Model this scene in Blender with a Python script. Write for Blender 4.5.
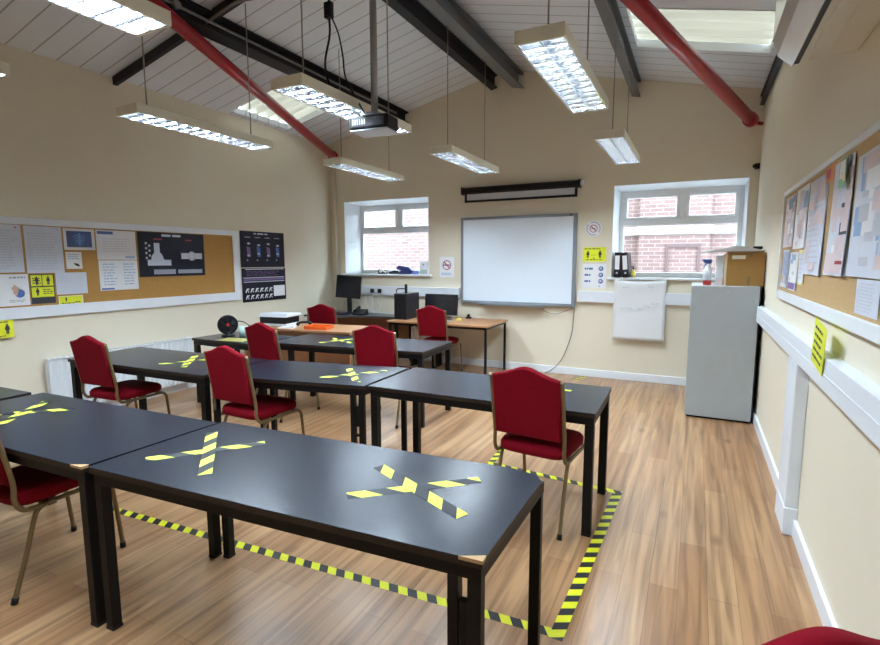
import bpy, math, random
from mathutils import Vector, Matrix
PI = math.pi
for o in list(bpy.data.objects): bpy.data.objects.remove(o)
SC = bpy.context.scene
COL = SC.collection
random.seed(7)

# ---------------------------------------------------------------- camera, sky, exposure
cam_d = bpy.data.cameras.new('camera'); cam = bpy.data.objects.new('camera', cam_d); COL.objects.link(cam)
cam_d.sensor_fit = 'HORIZONTAL'; cam_d.sensor_width = 36.0; cam_d.lens = 508.5/880*36.0
cam_d.clip_start = 0.05; cam_d.clip_end = 200
yaw, pitch, roll = math.radians(26.654), math.radians(6.941), math.radians(0.088)
fwd = Vector((-math.sin(yaw)*math.cos(pitch), math.cos(yaw)*math.cos(pitch), -math.sin(pitch)))
rgt = Vector((math.cos(yaw), math.sin(yaw), 0)); dwn = fwd.cross(rgt)
r2 = math.cos(roll)*rgt+math.sin(roll)*dwn; d2 = -math.sin(roll)*rgt+math.cos(roll)*dwn
M = Matrix((r2, -d2, -fwd)).transposed().to_4x4(); M.translation = Vector((0, 0, 1.55)); cam.matrix_world = M
SC.camera = cam

SKY = 8.5           # overcast sky radiance
TUBE = 150.0         # fluorescent tube radiance
SC.view_settings.view_transform = 'Standard'; SC.view_settings.look = 'None'
SC.view_settings.exposure = 1.05; SC.view_settings.gamma = 1.0; SC.view_settings.use_curve_mapping = False
SC.cycles.use_denoising = True
SC.cycles.max_bounces = 14; SC.cycles.diffuse_bounces = 8; SC.cycles.transparent_max_bounces = 16
SC.cycles.sample_clamp_indirect = 6.0
W = bpy.data.worlds.new('overcast_sky'); SC.world = W; W.use_nodes = True
bg = W.node_tree.nodes['Background']; bg.inputs[0].default_value = (0.72, 0.87, 1.0, 1); bg.inputs[1].default_value = SKY

# ---------------------------------------------------------------- materials
def pm(name, col, rough=0.5, metal=0.0, var=0.06, scale=14.0, bump=0.0, bscale=120.0, sheen=0.0, coat=0.0, spec=None, stretch=None):
    m = bpy.data.materials.new(name); m.use_nodes = True
    nt = m.node_tree; b = nt.nodes['Principled BSDF']
    tc = nt.nodes.new('ShaderNodeTexCoord'); src = tc.outputs['Object']
    if stretch:
        mp = nt.nodes.new('ShaderNodeMapping'); mp.inputs['Scale'].default_value = stretch
        nt.links.new(src, mp.inputs[0]); src = mp.outputs[0]
    n = nt.nodes.new('ShaderNodeTexNoise'); n.inputs['Scale'].default_value = scale; n.inputs['Detail'].default_value = 4
    nt.links.new(src, n.inputs['Vector'])
    mx = nt.nodes.new('ShaderNodeMix'); mx.data_type = 'RGBA'
    mx.inputs[6].default_value = (*[max(0, c*(1-var)) for c in col], 1); mx.inputs[7].default_value = (*[min(1, c*(1+var)) for c in col], 1)
    nt.links.new(n.outputs['Fac'], mx.inputs[0]); nt.links.new(mx.outputs[2], b.inputs['Base Color'])
    b.inputs['Roughness'].default_value = rough; b.inputs['Metallic'].default_value = metal
    b.inputs['Sheen Weight'].default_value = sheen; b.inputs['Coat Weight'].default_value = coat
    if spec is not None: b.inputs['Specular IOR Level'].default_value = spec
    if bump:
        n2 = nt.nodes.new('ShaderNodeTexNoise'); n2.inputs['Scale'].default_value = bscale; nt.links.new(src, n2.inputs['Vector'])
        bp = nt.nodes.new('ShaderNodeBump'); bp.inputs['Strength'].default_value = bump; bp.inputs['Distance'].default_value = 0.004
        nt.links.new(n2.outputs['Fac'], bp.inputs['Height']); nt.links.new(bp.outputs[0], b.inputs['Normal'])
    return m

def emit(name, col, s):
    m = bpy.data.materials.new(name); m.use_nodes = True; nt = m.node_tree; nt.nodes.clear()
    e = nt.nodes.new('ShaderNodeEmission'); e.inputs[0].default_value = (*col, 1); e.inputs[1].default_value = s
    o = nt.nodes.new('ShaderNodeOutputMaterial'); nt.links.new(e.outputs[0], o.inputs[0]); return m

def floor_mat():
    m = bpy.data.materials.new('oak_laminate'); m.use_nodes = True; nt = m.node_tree; b = nt.nodes['Principled BSDF']; L = nt.links.new
    tc = nt.nodes.new('ShaderNodeTexCoord')
    mp = nt.nodes.new('ShaderNodeMapping'); mp.inputs['Rotation'].default_value = (0, 0, PI/2); L(tc.outputs['Object'], mp.inputs[0])
    br = nt.nodes.new('ShaderNodeTexBrick'); br.inputs['Scale'].default_value = 1.0
    br.inputs['Brick Width'].default_value = 1.25; br.inputs['Row Height'].default_value = 0.125; br.inputs['Mortar Size'].default_value = 0.0016
    br.inputs['Mortar Smooth'].default_value = 0.4; br.inputs['Bias'].default_value = 0.0; br.offset = 0.37
    br.inputs['Color1'].default_value = (0.34, 0.185, 0.088, 1); br.inputs['Color2'].default_value = (0.44, 0.275, 0.145, 1); br.inputs['Mortar'].default_value = (0.22, 0.13, 0.07, 1)
    L(mp.outputs[0], br.inputs['Vector'])
    mp2 = nt.nodes.new('ShaderNodeMapping'); mp2.inputs['Scale'].default_value = (26, 1.1, 1); L(tc.outputs['Object'], mp2.inputs[0])
    gr = nt.nodes.new('ShaderNodeTexNoise'); gr.inputs['Scale'].default_value = 1.0; gr.inputs['Detail'].default_value = 6; gr.inputs['Distortion'].default_value = 0.6; L(mp2.outputs[0], gr.inputs['Vector'])
    rp = nt.nodes.new('ShaderNodeValToRGB'); rp.color_ramp.elements[0].position = 0.32; rp.color_ramp.elements[0].color = (0.50, 0.44, 0.40, 1)
    rp.color_ramp.elements[1].position = 0.62; rp.color_ramp.elements[1].color = (1.08, 1.05, 1.03, 1); L(gr.outputs['Fac'], rp.inputs[0])
    mu = nt.nodes.new('ShaderNodeMix'); mu.data_type = 'RGBA'; mu.blend_type = 'MULTIPLY'; mu.inputs[0].default_value = 0.9
    L(br.outputs['Color'], mu.inputs[6]); L(rp.outputs[0], mu.inputs[7])
    # knots
    mp3 = nt.nodes.new('ShaderNodeMapping'); mp3.inputs['Scale'].default_value = (4.2, 1.9, 1); L(tc.outputs['Object'], mp3.inputs[0])
    vo = nt.nodes.new('ShaderNodeTexVoronoi'); vo.inputs['Scale'].default_value = 1.0; L(mp3.outputs[0], vo.inputs['Vector'])
    rk = nt.nodes.new('ShaderNodeValToRGB'); rk.color_ramp.elements[0].position = 0.03; rk.color_ramp.elements[0].color = (0.42, 0.30, 0.22, 1)
    rk.color_ramp.elements[1].position = 0.16; rk.color_ramp.elements[1].color = (1, 1, 1, 1); L(vo.outputs['Distance'], rk.inputs[0])
    mu2 = nt.nodes.new('ShaderNodeMix'); mu2.data_type = 'RGBA'; mu2.blend_type = 'MULTIPLY'; mu2.inputs[0].default_value = 0.7
    L(mu.outputs[2], mu2.inputs[6]); L(rk.outputs[0], mu2.inputs[7]); L(mu2.outputs[2], b.inputs['Base Color'])
    b.inputs['Roughness'].default_value = 0.30
    bp = nt.nodes.new('ShaderNodeBump'); bp.inputs['Strength'].default_value = 0.12; bp.inputs['Distance'].default_value = 0.002; L(gr.outputs['Fac'], bp.inputs['Height']); L(bp.outputs[0], b.inputs['Normal'])
    return m

def ceil_mat():
    m = pm('ceiling_liner_panel', (0.74, 0.78, 0.85), 0.5, var=0.04, scale=3)
    nt = m.node_tree; b = nt.nodes['Principled BSDF']; L = nt.links.new
    tc = nt.nodes.new('ShaderNodeTexCoord'); sp = nt.nodes.new('ShaderNodeSeparateXYZ'); L(tc.outputs['Object'], sp.inputs[0])
    def mth(op, a, v):
        n = nt.nodes.new('ShaderNodeMath'); n.operation = op; L(a, n.inputs[0]); n.inputs[1].default_value = v; return n.outputs[0]
    f = mth('FRACT', mth('MULTIPLY', sp.outputs['Y'], 1/0.2), 0)
    d = mth('ABSOLUTE', mth('SUBTRACT', f, 0.5), 0)
    g = mth('LESS_THAN', d, 0.035)
    old = b.inputs['Base Color'].links[0].from_socket
    mx = nt.nodes.new('ShaderNodeMix'); mx.data_type = 'RGBA'; mx.inputs[7].default_value = (0.40, 0.41, 0.43, 1)
    L(g, mx.inputs[0]); L(old, mx.inputs[6]); L(mx.outputs[2], b.inputs['Base Color'])
    inv = mth('SUBTRACT', g, 1); bp = nt.nodes.new('ShaderNodeBump'); bp.inputs['Strength'].default_value = 0.5; bp.inputs['Distance'].default_value = 0.01; bp.invert = True
    L(g, bp.inputs['Height']); L(bp.outputs[0], b.inputs['Normal'])
    return m

def brick_mat():
    m = bpy.data.materials.new('pale_red_brick'); m.use_nodes = True; nt = m.node_tree; b = nt.nodes['Principled BSDF']; L = nt.links.new
    tc = nt.nodes.new('ShaderNodeTexCoord'); mp = nt.nodes.new('ShaderNodeMapping'); mp.inputs['Rotation'].default_value = (PI/2, 0, 0); L(tc.outputs['Object'], mp.inputs[0])
    br = nt.nodes.new('ShaderNodeTexBrick'); br.inputs['Scale'].default_value = 1.0; br.inputs['Brick Width'].default_value = 0.225; br.inputs['Row Height'].default_value = 0.075
    br.inputs['Mortar Size'].default_value = 0.007
    br.inputs['Color1'].default_value = (0.140, 0.080, 0.075, 1); br.inputs['Color2'].default_value = (0.110, 0.060, 0.058, 1); br.inputs['Mortar'].default_value = (0.185, 0.152, 0.148, 1)
    L(mp.outputs[0], br.inputs['Vector']); L(br.outputs['Color'], b.inputs['Base Color']); b.inputs['Roughness'].default_value = 0.9
    return m

def hazard_mat(name, period, angle, yellow, black):
    m = bpy.data.materials.new(name); m.use_nodes = True; nt = m.node_tree; b = nt.nodes['Principled BSDF']; L = nt.links.new
    tc = nt.nodes.new('ShaderNodeTexCoord'); sp = nt.nodes.new('ShaderNodeSeparateXYZ'); L(tc.outputs['Object'], sp.inputs[0])
    def mth(op, a, v):
        n = nt.nodes.new('ShaderNodeMath'); n.operation = op; L(a, n.inputs[0])
        if isinstance(v, float) or isinstance(v, int): n.inputs[1].default_value = v
        else: L(v, n.inputs[1])
        return n.outputs[0]
    s = mth('ADD', sp.outputs['X'], mth('MULTIPLY', sp.outputs['Y'], angle))
    f = mth('FRACT', mth('ADD', mth('MULTIPLY', s, 1/period), 20.0), 0); g = mth('GREATER_THAN', f, 0.5)
    nz = nt.nodes.new('ShaderNodeTexNoise'); nz.inputs['Scale'].default_value = 18; L(tc.outputs['Object'], nz.inputs['Vector'])
    mxa = nt.nodes.new('ShaderNodeMix'); mxa.data_type = 'RGBA'; mxa.inputs[6].default_value = (*[c*0.8 for c in yellow], 1); mxa.inputs[7].default_value = (*yellow, 1); L(nz.outputs['Fac'], mxa.inputs[0])
    mx = nt.nodes.new('ShaderNodeMix'); mx.data_type = 'RGBA'; mx.inputs[6].default_value = (*black, 1)
    L(mxa.outputs[2], mx.inputs[7]); L(g, mx.inputs[0]); L(mx.outputs[2], b.inputs['Base Color']); b.inputs['Roughness'].default_value = 0.42; b.inputs['Specular IOR Level'].default_value = 0.3
    return m

def glass_mat():
    m = bpy.data.materials.new('window_glass'); m.use_nodes = True; nt = m.node_tree; nt.nodes.clear(); L = nt.links.new
    t = nt.nodes.new('ShaderNodeBsdfTransparent'); t.inputs[0].default_value = (0.95, 0.98, 0.97, 1)
    g = nt.nodes.new('ShaderNodeBsdfGlossy'); g.inputs['Roughness'].default_value = 0.02
    f = nt.nodes.new('ShaderNodeFresnel'); f.inputs[0].default_value = 1.45
    x = nt.nodes.new('ShaderNodeMixShader'); o = nt.nodes.new('ShaderNodeOutputMaterial')
    ge = nt.nodes.new('ShaderNodeNewGeometry'); sb = nt.nodes.new('ShaderNodeMath'); sb.operation = 'SUBTRACT'; sb.use_clamp = True
    L(f.outputs[0], sb.inputs[0]); L(ge.outputs['Backfacing'], sb.inputs[1])
    L(sb.outputs[0], x.inputs[0]); L(t.outputs[0], x.inputs[1]); L(g.outputs[0], x.inputs[2]); L(x.outputs[0], o.inputs[0]); return m

def grp_mat():
    m = bpy.data.materials.new('translucent_rooflight'); m.use_nodes = True; nt = m.node_tree; nt.nodes.clear(); L = nt.links.new
    t = nt.nodes.new('ShaderNodeBsdfTranslucent'); d = nt.nodes.new('ShaderNodeBsdfDiffuse')
    tc = nt.nodes.new('ShaderNodeTexCoord'); n = nt.nodes.new('ShaderNodeTexNoise'); n.inputs['Scale'].default_value = 1.0; mp = nt.nodes.new('ShaderNodeMapping'); mp.inputs['Scale'].default_value = (0.6, 14, 1); L(tc.outputs['Object'], mp.inputs[0]); L(mp.outputs[0], n.inputs['Vector'])
    mx = nt.nodes.new('ShaderNodeMix'); mx.data_type = 'RGBA'; mx.inputs[6].default_value = (0.03, 0.026, 0.018, 1); mx.inputs[7].default_value = (0.125, 0.112, 0.085, 1); L(n.outputs['Fac'], mx.inputs[0])  # light and dark stripes of the corrugation put into the colour as bands
    L(mx.outputs[2], t.inputs[0]); d.inputs[0].default_value = (0.8, 0.78, 0.68, 1)
    x = nt.nodes.new('ShaderNodeMixShader'); x.inputs[0].default_value = 0.3; o = nt.nodes.new('ShaderNodeOutputMaterial')
    L(t.outputs[0], x.inputs[1]); L(d.outputs[0], x.inputs[2]); L(x.outputs[0], o.inputs[0]); return m

wall_m = pm('cream_plaster', (0.76, 0.70, 0.565), 0.75, var=0.03, scale=2.5, bump=0.06, bscale=60)
trim_m = pm('white_gloss_paint', (0.80, 0.84, 0.89), 0.35, var=0.03)
plastic_w = pm('white_plastic', (0.76, 0.81, 0.88), 0.4, var=0.03)
upvc = pm('white_upvc', (0.88, 0.91, 0.94), 0.3, var=0.02)
floor_m = floor_mat(); ceil_m = ceil_mat(); brick_m = brick_mat(); glass_m = glass_mat(); grp_m = grp_mat()
stone_m = pm('white_stone', (0.24, 0.225, 0.22), 0.8, var=0.05)
dark_steel = pm('dark_painted_steel', (0.022, 0.020, 0.026), 0.5, var=0.15, spec=0.3)
grey_steel = pm('grey_painted_steel', (0.15, 0.155, 0.165), 0.45, var=0.12)
galv = pm('galvanised_steel', (0.30, 0.30, 0.31), 0.45, metal=0.6, var=0.1)
red_paint = pm('red_gloss_paint', (0.36, 0.008, 0.02), 0.3, var=0.1, coat=0.2)
table_top_m = pm('black_table_laminate', (0.007, 0.012, 0.024), 0.26, var=0.25, scale=40, stretch=(1, 8, 1), spec=0.5)
table_edge_m = pm('worn_dark_brown_edge', (0.024, 0.015, 0.010), 0.5, var=0.3, scale=20, spec=0.25)
worn_wood = pm('bare_chipped_wood', (0.42, 0.27, 0.13), 0.7, var=0.2)
black_frame = pm('black_painted_metal', (0.004, 0.0035, 0.004), 0.5, var=0.2, spec=0.22)
fabric = pm('red_chair_fabric', (0.165, 0.0014, 0.008), 0.9, var=0.14, scale=60, bump=0.25, bscale=420, sheen=0.0, spec=0.12)
gold = pm('antique_gold_metal', (0.21, 0.15, 0.075), 0.42, metal=0.6, var=0.15)
black_pl = pm('black_plastic', (0.007, 0.007, 0.009), 0.45, var=0.2, spec=0.3)
dark_pl = pm('charcoal_plastic', (0.022, 0.023, 0.030), 0.45, var=0.2)
screen_m = pm('dark_screen', (0.010, 0.011, 0.014), 0.22, var=0.1)
desk_wood = pm('brown_wood_laminate', (0.36, 0.185, 0.085), 0.45, var=0.2, scale=5, stretch=(1, 12, 1))
desk_panel = pm('brown_wood_panel', (0.26, 0.105, 0.04), 0.5, var=0.2, scale=5, stretch=(1, 1, 10))
desk_grey = pm('dark_grey_laminate', (0.045, 0.052, 0.058), 0.35, var=0.12)
cork = pm('cork', (0.40, 0.21, 0.055), 0.9, var=0.22, scale=90, bump=0.15, bscale=200)
cork_pale = pm('pale_cork', (0.50, 0.335, 0.16), 0.9, var=0.18, scale=90, bump=0.15, bscale=200)
paper = pm('white_paper', (0.82, 0.83, 0.86), 0.7, var=0.02)
paper_b = pm('bluish_paper', (0.66, 0.70, 0.80), 0.7, var=0.05)
paper_p = pm('pinkish_paper', (0.70, 0.58, 0.60), 0.6, var=0.12, scale=9)
paper_c = pm('cream_paper', (0.80, 0.76, 0.62), 0.7, var=0.05)
ink = pm('grey_ink', (0.33, 0.35, 0.42), 0.7); ink_l = pm('pale_ink', (0.56, 0.58, 0.65), 0.7); ink_d = pm('black_ink', (0.025, 0.025, 0.035), 0.6)
ink_b = pm('blue_ink', (0.07, 0.14, 0.42), 0.7); ink_lb = pm('light_blue_ink', (0.30, 0.45, 0.68), 0.7); ink_r = pm('red_ink', (0.42, 0.05, 0.06), 0.7); ink_o = pm('orange_ink', (0.62, 0.25, 0.08), 0.7)
ink_p = pm('purple_ink', (0.20, 0.12, 0.30), 0.7); ink_g = pm('green_ink', (0.22, 0.42, 0.25), 0.7); ink_y = pm('pale_yellow_ink', (0.78, 0.70, 0.32), 0.7)
skin_ink = pm('beige_ink', (0.58, 0.40, 0.30), 0.7)
yellow_s = pm('bright_yellow_sign', (0.78, 0.82, 0.02), 0.5, var=0.05)
poster_k = pm('black_poster', (0.009, 0.009, 0.018), 0.5, var=0.3, spec=0.2)
xray_m = pm('blue_x_ray_print', (0.008, 0.022, 0.10), 0.4, var=0.9, scale=12)
xray_l = pm('pale_blue_print', (0.08, 0.17, 0.36), 0.4, var=0.5, scale=30)
board_w = pm('whiteboard_surface', (0.76, 0.85, 0.95), 0.22, var=0.01, coat=0.2)
alu = pm('grey_aluminium', (0.24, 0.27, 0.31), 0.4, metal=0.3, var=0.06)
silver = pm('silver_plastic', (0.48, 0.50, 0.53), 0.3, metal=0.3, var=0.05)
cabinet_m = pm('grey_filing_cabinet_paint', (0.40, 0.44, 0.46), 0.45, var=0.04, bump=0.04, bscale=200)
card = pm('brown_cardboard', (0.34, 0.18, 0.045), 0.8, var=0.12, scale=6)
card_d = pm('dark_cardboard', (0.22, 0.14, 0.07), 0.8, var=0.12); card_l = pm('pale_cardboard_edge', (0.68, 0.56, 0.38), 0.8)
lid_m = pm('grey_board', (0.48, 0.46, 0.44), 0.7)
orange_m = pm('orange_plastic', (0.75, 0.12, 0.015), 0.4)
red_pl = pm('red_plastic', (0.55, 0.03, 0.03), 0.4)
blue_pl = pm('dark_blue_plastic', (0.03, 0.04, 0.16), 0.4); blue_l = pm('mid_blue_plastic', (0.16, 0.22, 0.60), 0.4)
clear_g = pm('pale_green_plastic', (0.45, 0.62, 0.58), 0.25)
yellow_pl = pm('yellow_plastic', (0.70, 0.60, 0.12), 0.5)
fix_m = pm('cream_fixture_enamel', (0.86, 0.84, 0.72), 0.45, var=0.03)
louvre_m = pm('bright_aluminium_louvre', (0.55, 0.57, 0.60), 0.07, metal=0.95, var=0.03); refl_m = pm('grey_reflector', (0.20, 0.21, 0.235), 0.2, metal=0.5, var=0.05)
wire_m = pm('steel_wire', (0.34, 0.33, 0.31), 0.5, metal=0.5)
cable_m = pm('grey_cable', (0.16, 0.15, 0.14), 0.6); cable_w = pm('white_cable', (0.72, 0.73, 0.75), 0.5)
tube_m = emit('lit_fluorescent_tube', (0.76, 0.89, 1.0), TUBE)
ac_m = pm('cream_air_conditioner_case', (0.66, 0.64, 0.54), 0.4, var=0.03); ac_s = pm('silver_glossy_front', (0.66, 0.66, 0.70), 0.15, var=0.03, coat=0.3)
rad_m = pm('white_radiator_enamel', (0.72, 0.76, 0.80), 0.35, var=0.02)
flip_m = pm('flip_chart_paper', (0.76, 0.78, 0.80), 0.75, var=0.04, scale=3, bump=0.3, bscale=5)
haz_m = hazard_mat('yellow_black_hazard_tape', 0.10, 0.55, (0.74, 0.76, 0.02), (0.018, 0.018, 0.02))
haz2_m = hazard_mat('yellow_black_hazard_strip', 0.155, 1.1, (0.82, 0.90, 0.10), (0.007, 0.010, 0.018))

# ---------------------------------------------------------------- mesh helpers
class MB:
    def __init__(s): s.v = []; s.f = []; s.m = []; s.sm = []
    def add(s, vs, fs, m=0, smooth=False):
        b = len(s.v); s.v += [tuple(x) for x in vs]
        for f in fs: s.f.append([b+i for i in f]); s.m.append(m); s.sm.append(smooth)
        return s
    def hexa(s, p, m=0):
        return s.add(p, [(0, 3, 2, 1), (4, 5, 6, 7), (0, 1, 5, 4), (1, 2, 6, 5), (2, 3, 7, 6), (3, 0, 4, 7)], m)
    def box(s, x0, x1, y0, y1, z0, z1, m=0):
        return s.hexa([(x0, y0, z0), (x1, y0, z0), (x1, y1, z0), (x0, y1, z0), (x0, y0, z1), (x1, y0, z1), (x1, y1, z1), (x0, y1, z1)], m)
    def prism(s, poly, a, b, axis='z', m=0, smooth=False):
        n = len(poly)
        def P(u, w, t): return {'z': (u, w, t), 'y': (u, t, w), 'x': (t, u, w)}[axis]
        vs = [P(u, w, a) for u, w in poly]+[P(u, w, b) for u, w in poly]
        fs = [tuple(range(n))[::-1], tuple(range(n, 2*n))]
        s.add(vs, fs, m); bb = len(s.v)-2*n
        for i in range(n):
            j = (i+1) % n; s.f.append([bb+i, bb+j, bb+n+j, bb+n+i]); s.m.append(m); s.sm.append(smooth)
        return s
    def tube(s, path, r, n=8, m=0, caps=True):
        P = [Vector(p) for p in path]; k = len(P)
        R = r if isinstance(r, (list, tuple)) else [r]*k
        t0 = (P[1]-P[0]).normalized(); up = Vector((0, 0, 1)) if abs(t0.z) < 0.9 else Vector((1, 0, 0))
        nrm = (up-t0*up.dot(t0)).normalized(); vs = []; prev = t0
        for i in range(k):
            t = (P[min(i+1, k-1)]-P[max(i-1, 0)]).normalized()
            q = prev.rotation_difference(t); nrm = (q @ nrm); nrm = (nrm-t*nrm.dot(t)).normalized(); prev = t
            bn = t.cross(nrm)
            for j in range(n):
                a = 2*PI*j/n; vs.append(P[i]+(nrm*math.cos(a)+bn*math.sin(a))*R[i])
        fs = [(i*n+j, i*n+(j+1) % n, (i+1)*n+(j+1) % n, (i+1)*n+j) for i in range(k-1) for j in range(n)]
        s.add(vs, fs, m, True)
        if caps:
            b = len(s.v)-len(vs)
            s.f += [[b+j for j in range(n)][::-1], [b+(k-1)*n+j for j in range(n)]]; s.m += [m, m]; s.sm += [False, False]
        return s
    def cyl(s, p0, p1, r, n=16, m=0, r1=None): return s.tube([p0, p1], [r, r if r1 is None else r1], n, m)
    def lathe(s, prof, c=(0, 0, 0), n=20, m=0):
        vs = []; k = len(prof)
        for r, z in prof:
            for j in range(n): a = 2*PI*j/n; vs.append((c[0]+r*math.cos(a), c[1]+r*math.sin(a), c[2]+z))
        fs = [(i*n+j, i*n+(j+1) % n, (i+1)*n+(j+1) % n, (i+1)*n+j) for i in range(k-1) for j in range(n)]
        return s.add(vs, fs, m, True)
    def quad(s, a, b, c, d, m=0): return s.add([a, b, c, d], [(0, 1, 2, 3)], m)
    def build(s, name, mats, parent=None, bevel=0, seg=2, subsurf=0, loc=None, rot=None):
        me = bpy.data.meshes.new(name); me.from_pydata(s.v, [], s.f)
        for mm in (mats if isinstance(mats, (list, tuple)) else [mats]): me.materials.append(mm)
        for p, mi, sm in zip(me.polygons, s.m, s.sm): p.material_index = mi; p.use_smooth = sm
        me.update()
        o = bpy.data.objects.new(name, me); COL.objects.link(o)
        if parent: o.parent = parent
        if loc is not None: o.location = loc
        if rot is not None: o.rotation_euler = rot
        if bevel:
            b = o.modifiers.new('edge', 'BEVEL'); b.width = bevel; b.segments = seg; b.limit_method = 'ANGLE'; b.angle_limit = math.radians(40)
        if subsurf:
            u = o.modifiers.new('smooth', 'SUBSURF'); u.levels = subsurf; u.render_levels = subsurf
        return o

def smooth_path(pts, n=6):
    P = [Vector(p) for p in pts]; out = []
    for i in range(len(P)-1):
        p0, p1, p2, p3 = P[max(i-1, 0)], P[i], P[i+1], P[min(i+2, len(P)-1)]
        for k in range(n):
            t = k/n; out.append(0.5*((2*p1)+(-p0+p2)*t+(2*p0-5*p1+4*p2-p3)*t*t+(-p0+3*p1-3*p2+p3)*t**3))
    out.append(P[-1]); return out
def tag(o, label, cat, group=None, kind=None):
    o['label'] = label; o['category'] = cat
    if group: o['group'] = group
    if kind: o['kind'] = kind
    return o
def thing(name, label, cat, loc=(0, 0, 0), rz=0, group=None):
    o = bpy.data.objects.new(name, None); COL.objects.link(o); o.location = loc; o.rotation_euler = (0, 0, rz); o.empty_display_size = 0.1
    return tag(o, label, cat, group)
def struct(o): o['kind'] = 'structure'; return o
def dup(root, loc, rz, label, group=None):
    def cp(o, par):
        c = o.copy(); COL.objects.link(c)
        if par: c.parent = par
        for ch in o.children: cp(ch, c)
        return c
    r = cp(root, None); r.location = loc; r.rotation_euler = (0, 0, rz); r['label'] = label
    if group: r['group'] = group
    return r
R = math.radians

# ---------------------------------------------------------------- room shell
XL, XR, YB, YF = -5.5, 0.58, 6.9, -2.6
RX = -2.46; EV = 3.43; RZ = 4.12
def roof(x): return EV+(RZ-EV)*(1-abs(x-RX)/(RX-XL))
fl = MB().box(XL-0.3, XR+0.3, YF-0.3, YB+0.3, -0.12, 0); struct(fl.build('floor', floor_m))
w = MB().box(XL-0.3, XL, YF-0.3, YB+0.3, 0, EV+0.06); struct(w.build('wall_left', wall_m))
w = MB().box(XR, XR+0.3, YF-0.3, YB+0.3, 0, EV+0.06); struct(w.build('wall_right', wall_m))
E = 0.05
W1 = (-5.22, -3.65, 1.34, 2.505); W2 = (-0.99, 0.49, 1.335, 2.49)
w = MB()
def colm(x0, x1, z0, z1=None):
    if z1 is None:
        pl = [(x0, z0), (x1, z0), (x1, roof(x1)+E)]
        if x0 < RX < x1: pl.append((RX, RZ+E))
        pl.append((x0, roof(x0)+E))
    else: pl = [(x0, z0), (x1, z0), (x1, z1), (x0, z1)]
    w.prism(pl, YB, YB+0.3, 'y')
colm(XL, W1[0], 0); colm(W1[0], W1[1], 0, W1[2]); colm(W1[0], W1[1], W1[3]); colm(W1[1], W2[0], 0)
colm(W2[0], W2[1], 0, W2[2]); colm(W2[0], W2[1], W2[3]); colm(W2[1], XR, 0)
struct(w.build('wall_back', wall_m))
w = MB().prism([(XL, 0), (XR, 0), (XR, EV+E), (RX, RZ+E), (XL, EV+E)], YF-0.2, YF, 'y'); struct(w.build('wall_front', wall_m))
# ceiling slopes with rooflight openings
SKL = (-5.42, -4.25, 4.85, 5.88); SKR = (-0.66, 0.50, 4.9, 5.81)
c = MB()
def slab(x0, x1, y0, y1):
    if x1-x0 < 1e-4 or y1-y0 < 1e-4: return
    c.hexa([(x0, y0, roof(x0)), (x1, y0, roof(x1)), (x1, y1, roof(x1)), (x0, y1, roof(x0)), (x0, y0, roof(x0)+0.07), (x1, y0, roof(x1)+0.07), (x1, y1, roof(x1)+0.07), (x0, y1, roof(x0)+0.07)])
for (a, b, S) in ((XL-0.3, RX, SKL), (RX, XR+0.3, SKR)):
    slab(a, b, YF-0.2, S[2]); slab(a, b, S[3], YB+0.3); slab(a, S[0], S[2], S[3]); slab(S[1], b, S[2], S[3])
struct(c.build('ceiling', ceil_m))
# eaves line (dark shadow gap strip along wall head)
def rooflight(S, label):
    t = thing('rooflight', label, 'skylight', ((S[0]+S[1])/2, (S[2]+S[3])/2, roof((S[0]+S[1])/2)), 0, None)
    mb = MB(); n = 60; vs = []; cx, cy, cz = t.location
    for i in range(n+1):
        y = S[2]-0.05+(S[3]-S[2]+0.1)*i/n; dz = 0.10+0.03*math.sin(i*2*PI/n*6.0)
        for x in (S[0]-0.05, S[1]+0.05): vs.append((x-cx, y-cy, roof(x)+dz-cz))
    mb.add(vs, [(2*i, 2*i+1, 2*i+3, 2*i+2) for i in range(n)], 0, True)
    mb.build('corrugated_sheet', grp_m, t)
    for y in (S[2], S[3]):
        y0, y1 = (y, y+0.012) if y == S[2] else (y-0.012, y)
        MB().hexa([(x-cx, yy-cy, roof(x)+zz-cz) for zz in (-0.004, 0.072) for (x, yy) in ((S[0], y0), (S[1], y0), (S[1], y1), (S[0], y1))]).build('kerb_trim', trim_m, t)
rooflight(SKL, 'small translucent rooflight low in the left roof slope, behind the red brace')
rooflight(SKR, 'large translucent rooflight in the right roof slope above the air conditioner')

# skirting and trunking
struct(MB().box(XL, -0.02+0.02, YB-0.018, YB, 0, 0.10).box(0.0, XR-0.018, YB-0.018, YB, 0, 0.10).build('baseboard_back', trim_m, bevel=0.004))
struct(MB().box(XR-0.02, XR, YF, 3.32, 0, 0.10).box(XR-0.02, XR, 3.62, YB-0.02, 0, 0.10).build('baseboard_right', trim_m, bevel=0.004))
struct(MB().box(XL, XL+0.018, YF, YB-0.02, 0, 0.10).build('baseboard_left', trim_m, bevel=0.004))
tr = MB().box(-4.98, -3.12, YB-0.055, YB, 1.005, 1.145).box(-1.40, XR-0.062, YB-0.055, YB, 1.005, 1.145)
for x in (-4.85, -3.3, -1.0): tr.box(x, x+0.008, YB-0.057, YB-0.054, 1.006, 1.144)
struct(tr.build('trim_1', plastic_w, bevel=0.006))
tr = MB().box(XR-0.06, XR, YF, YB-0.002, 0.985, 1.125).box(XR-0.063, XR-0.06, YF, YB-0.01, 1.05, 1.056)
struct(tr.build('trim_2', plastic_w, bevel=0.006))
struct(MB().box(XR-0.062, XR, 3.32, 3.60, 0, 0.985).box(XR-0.067, XR, 3.31, 3.61, 0, 0.16).build('trim_3', plastic_w, bevel=0.006))
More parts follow.
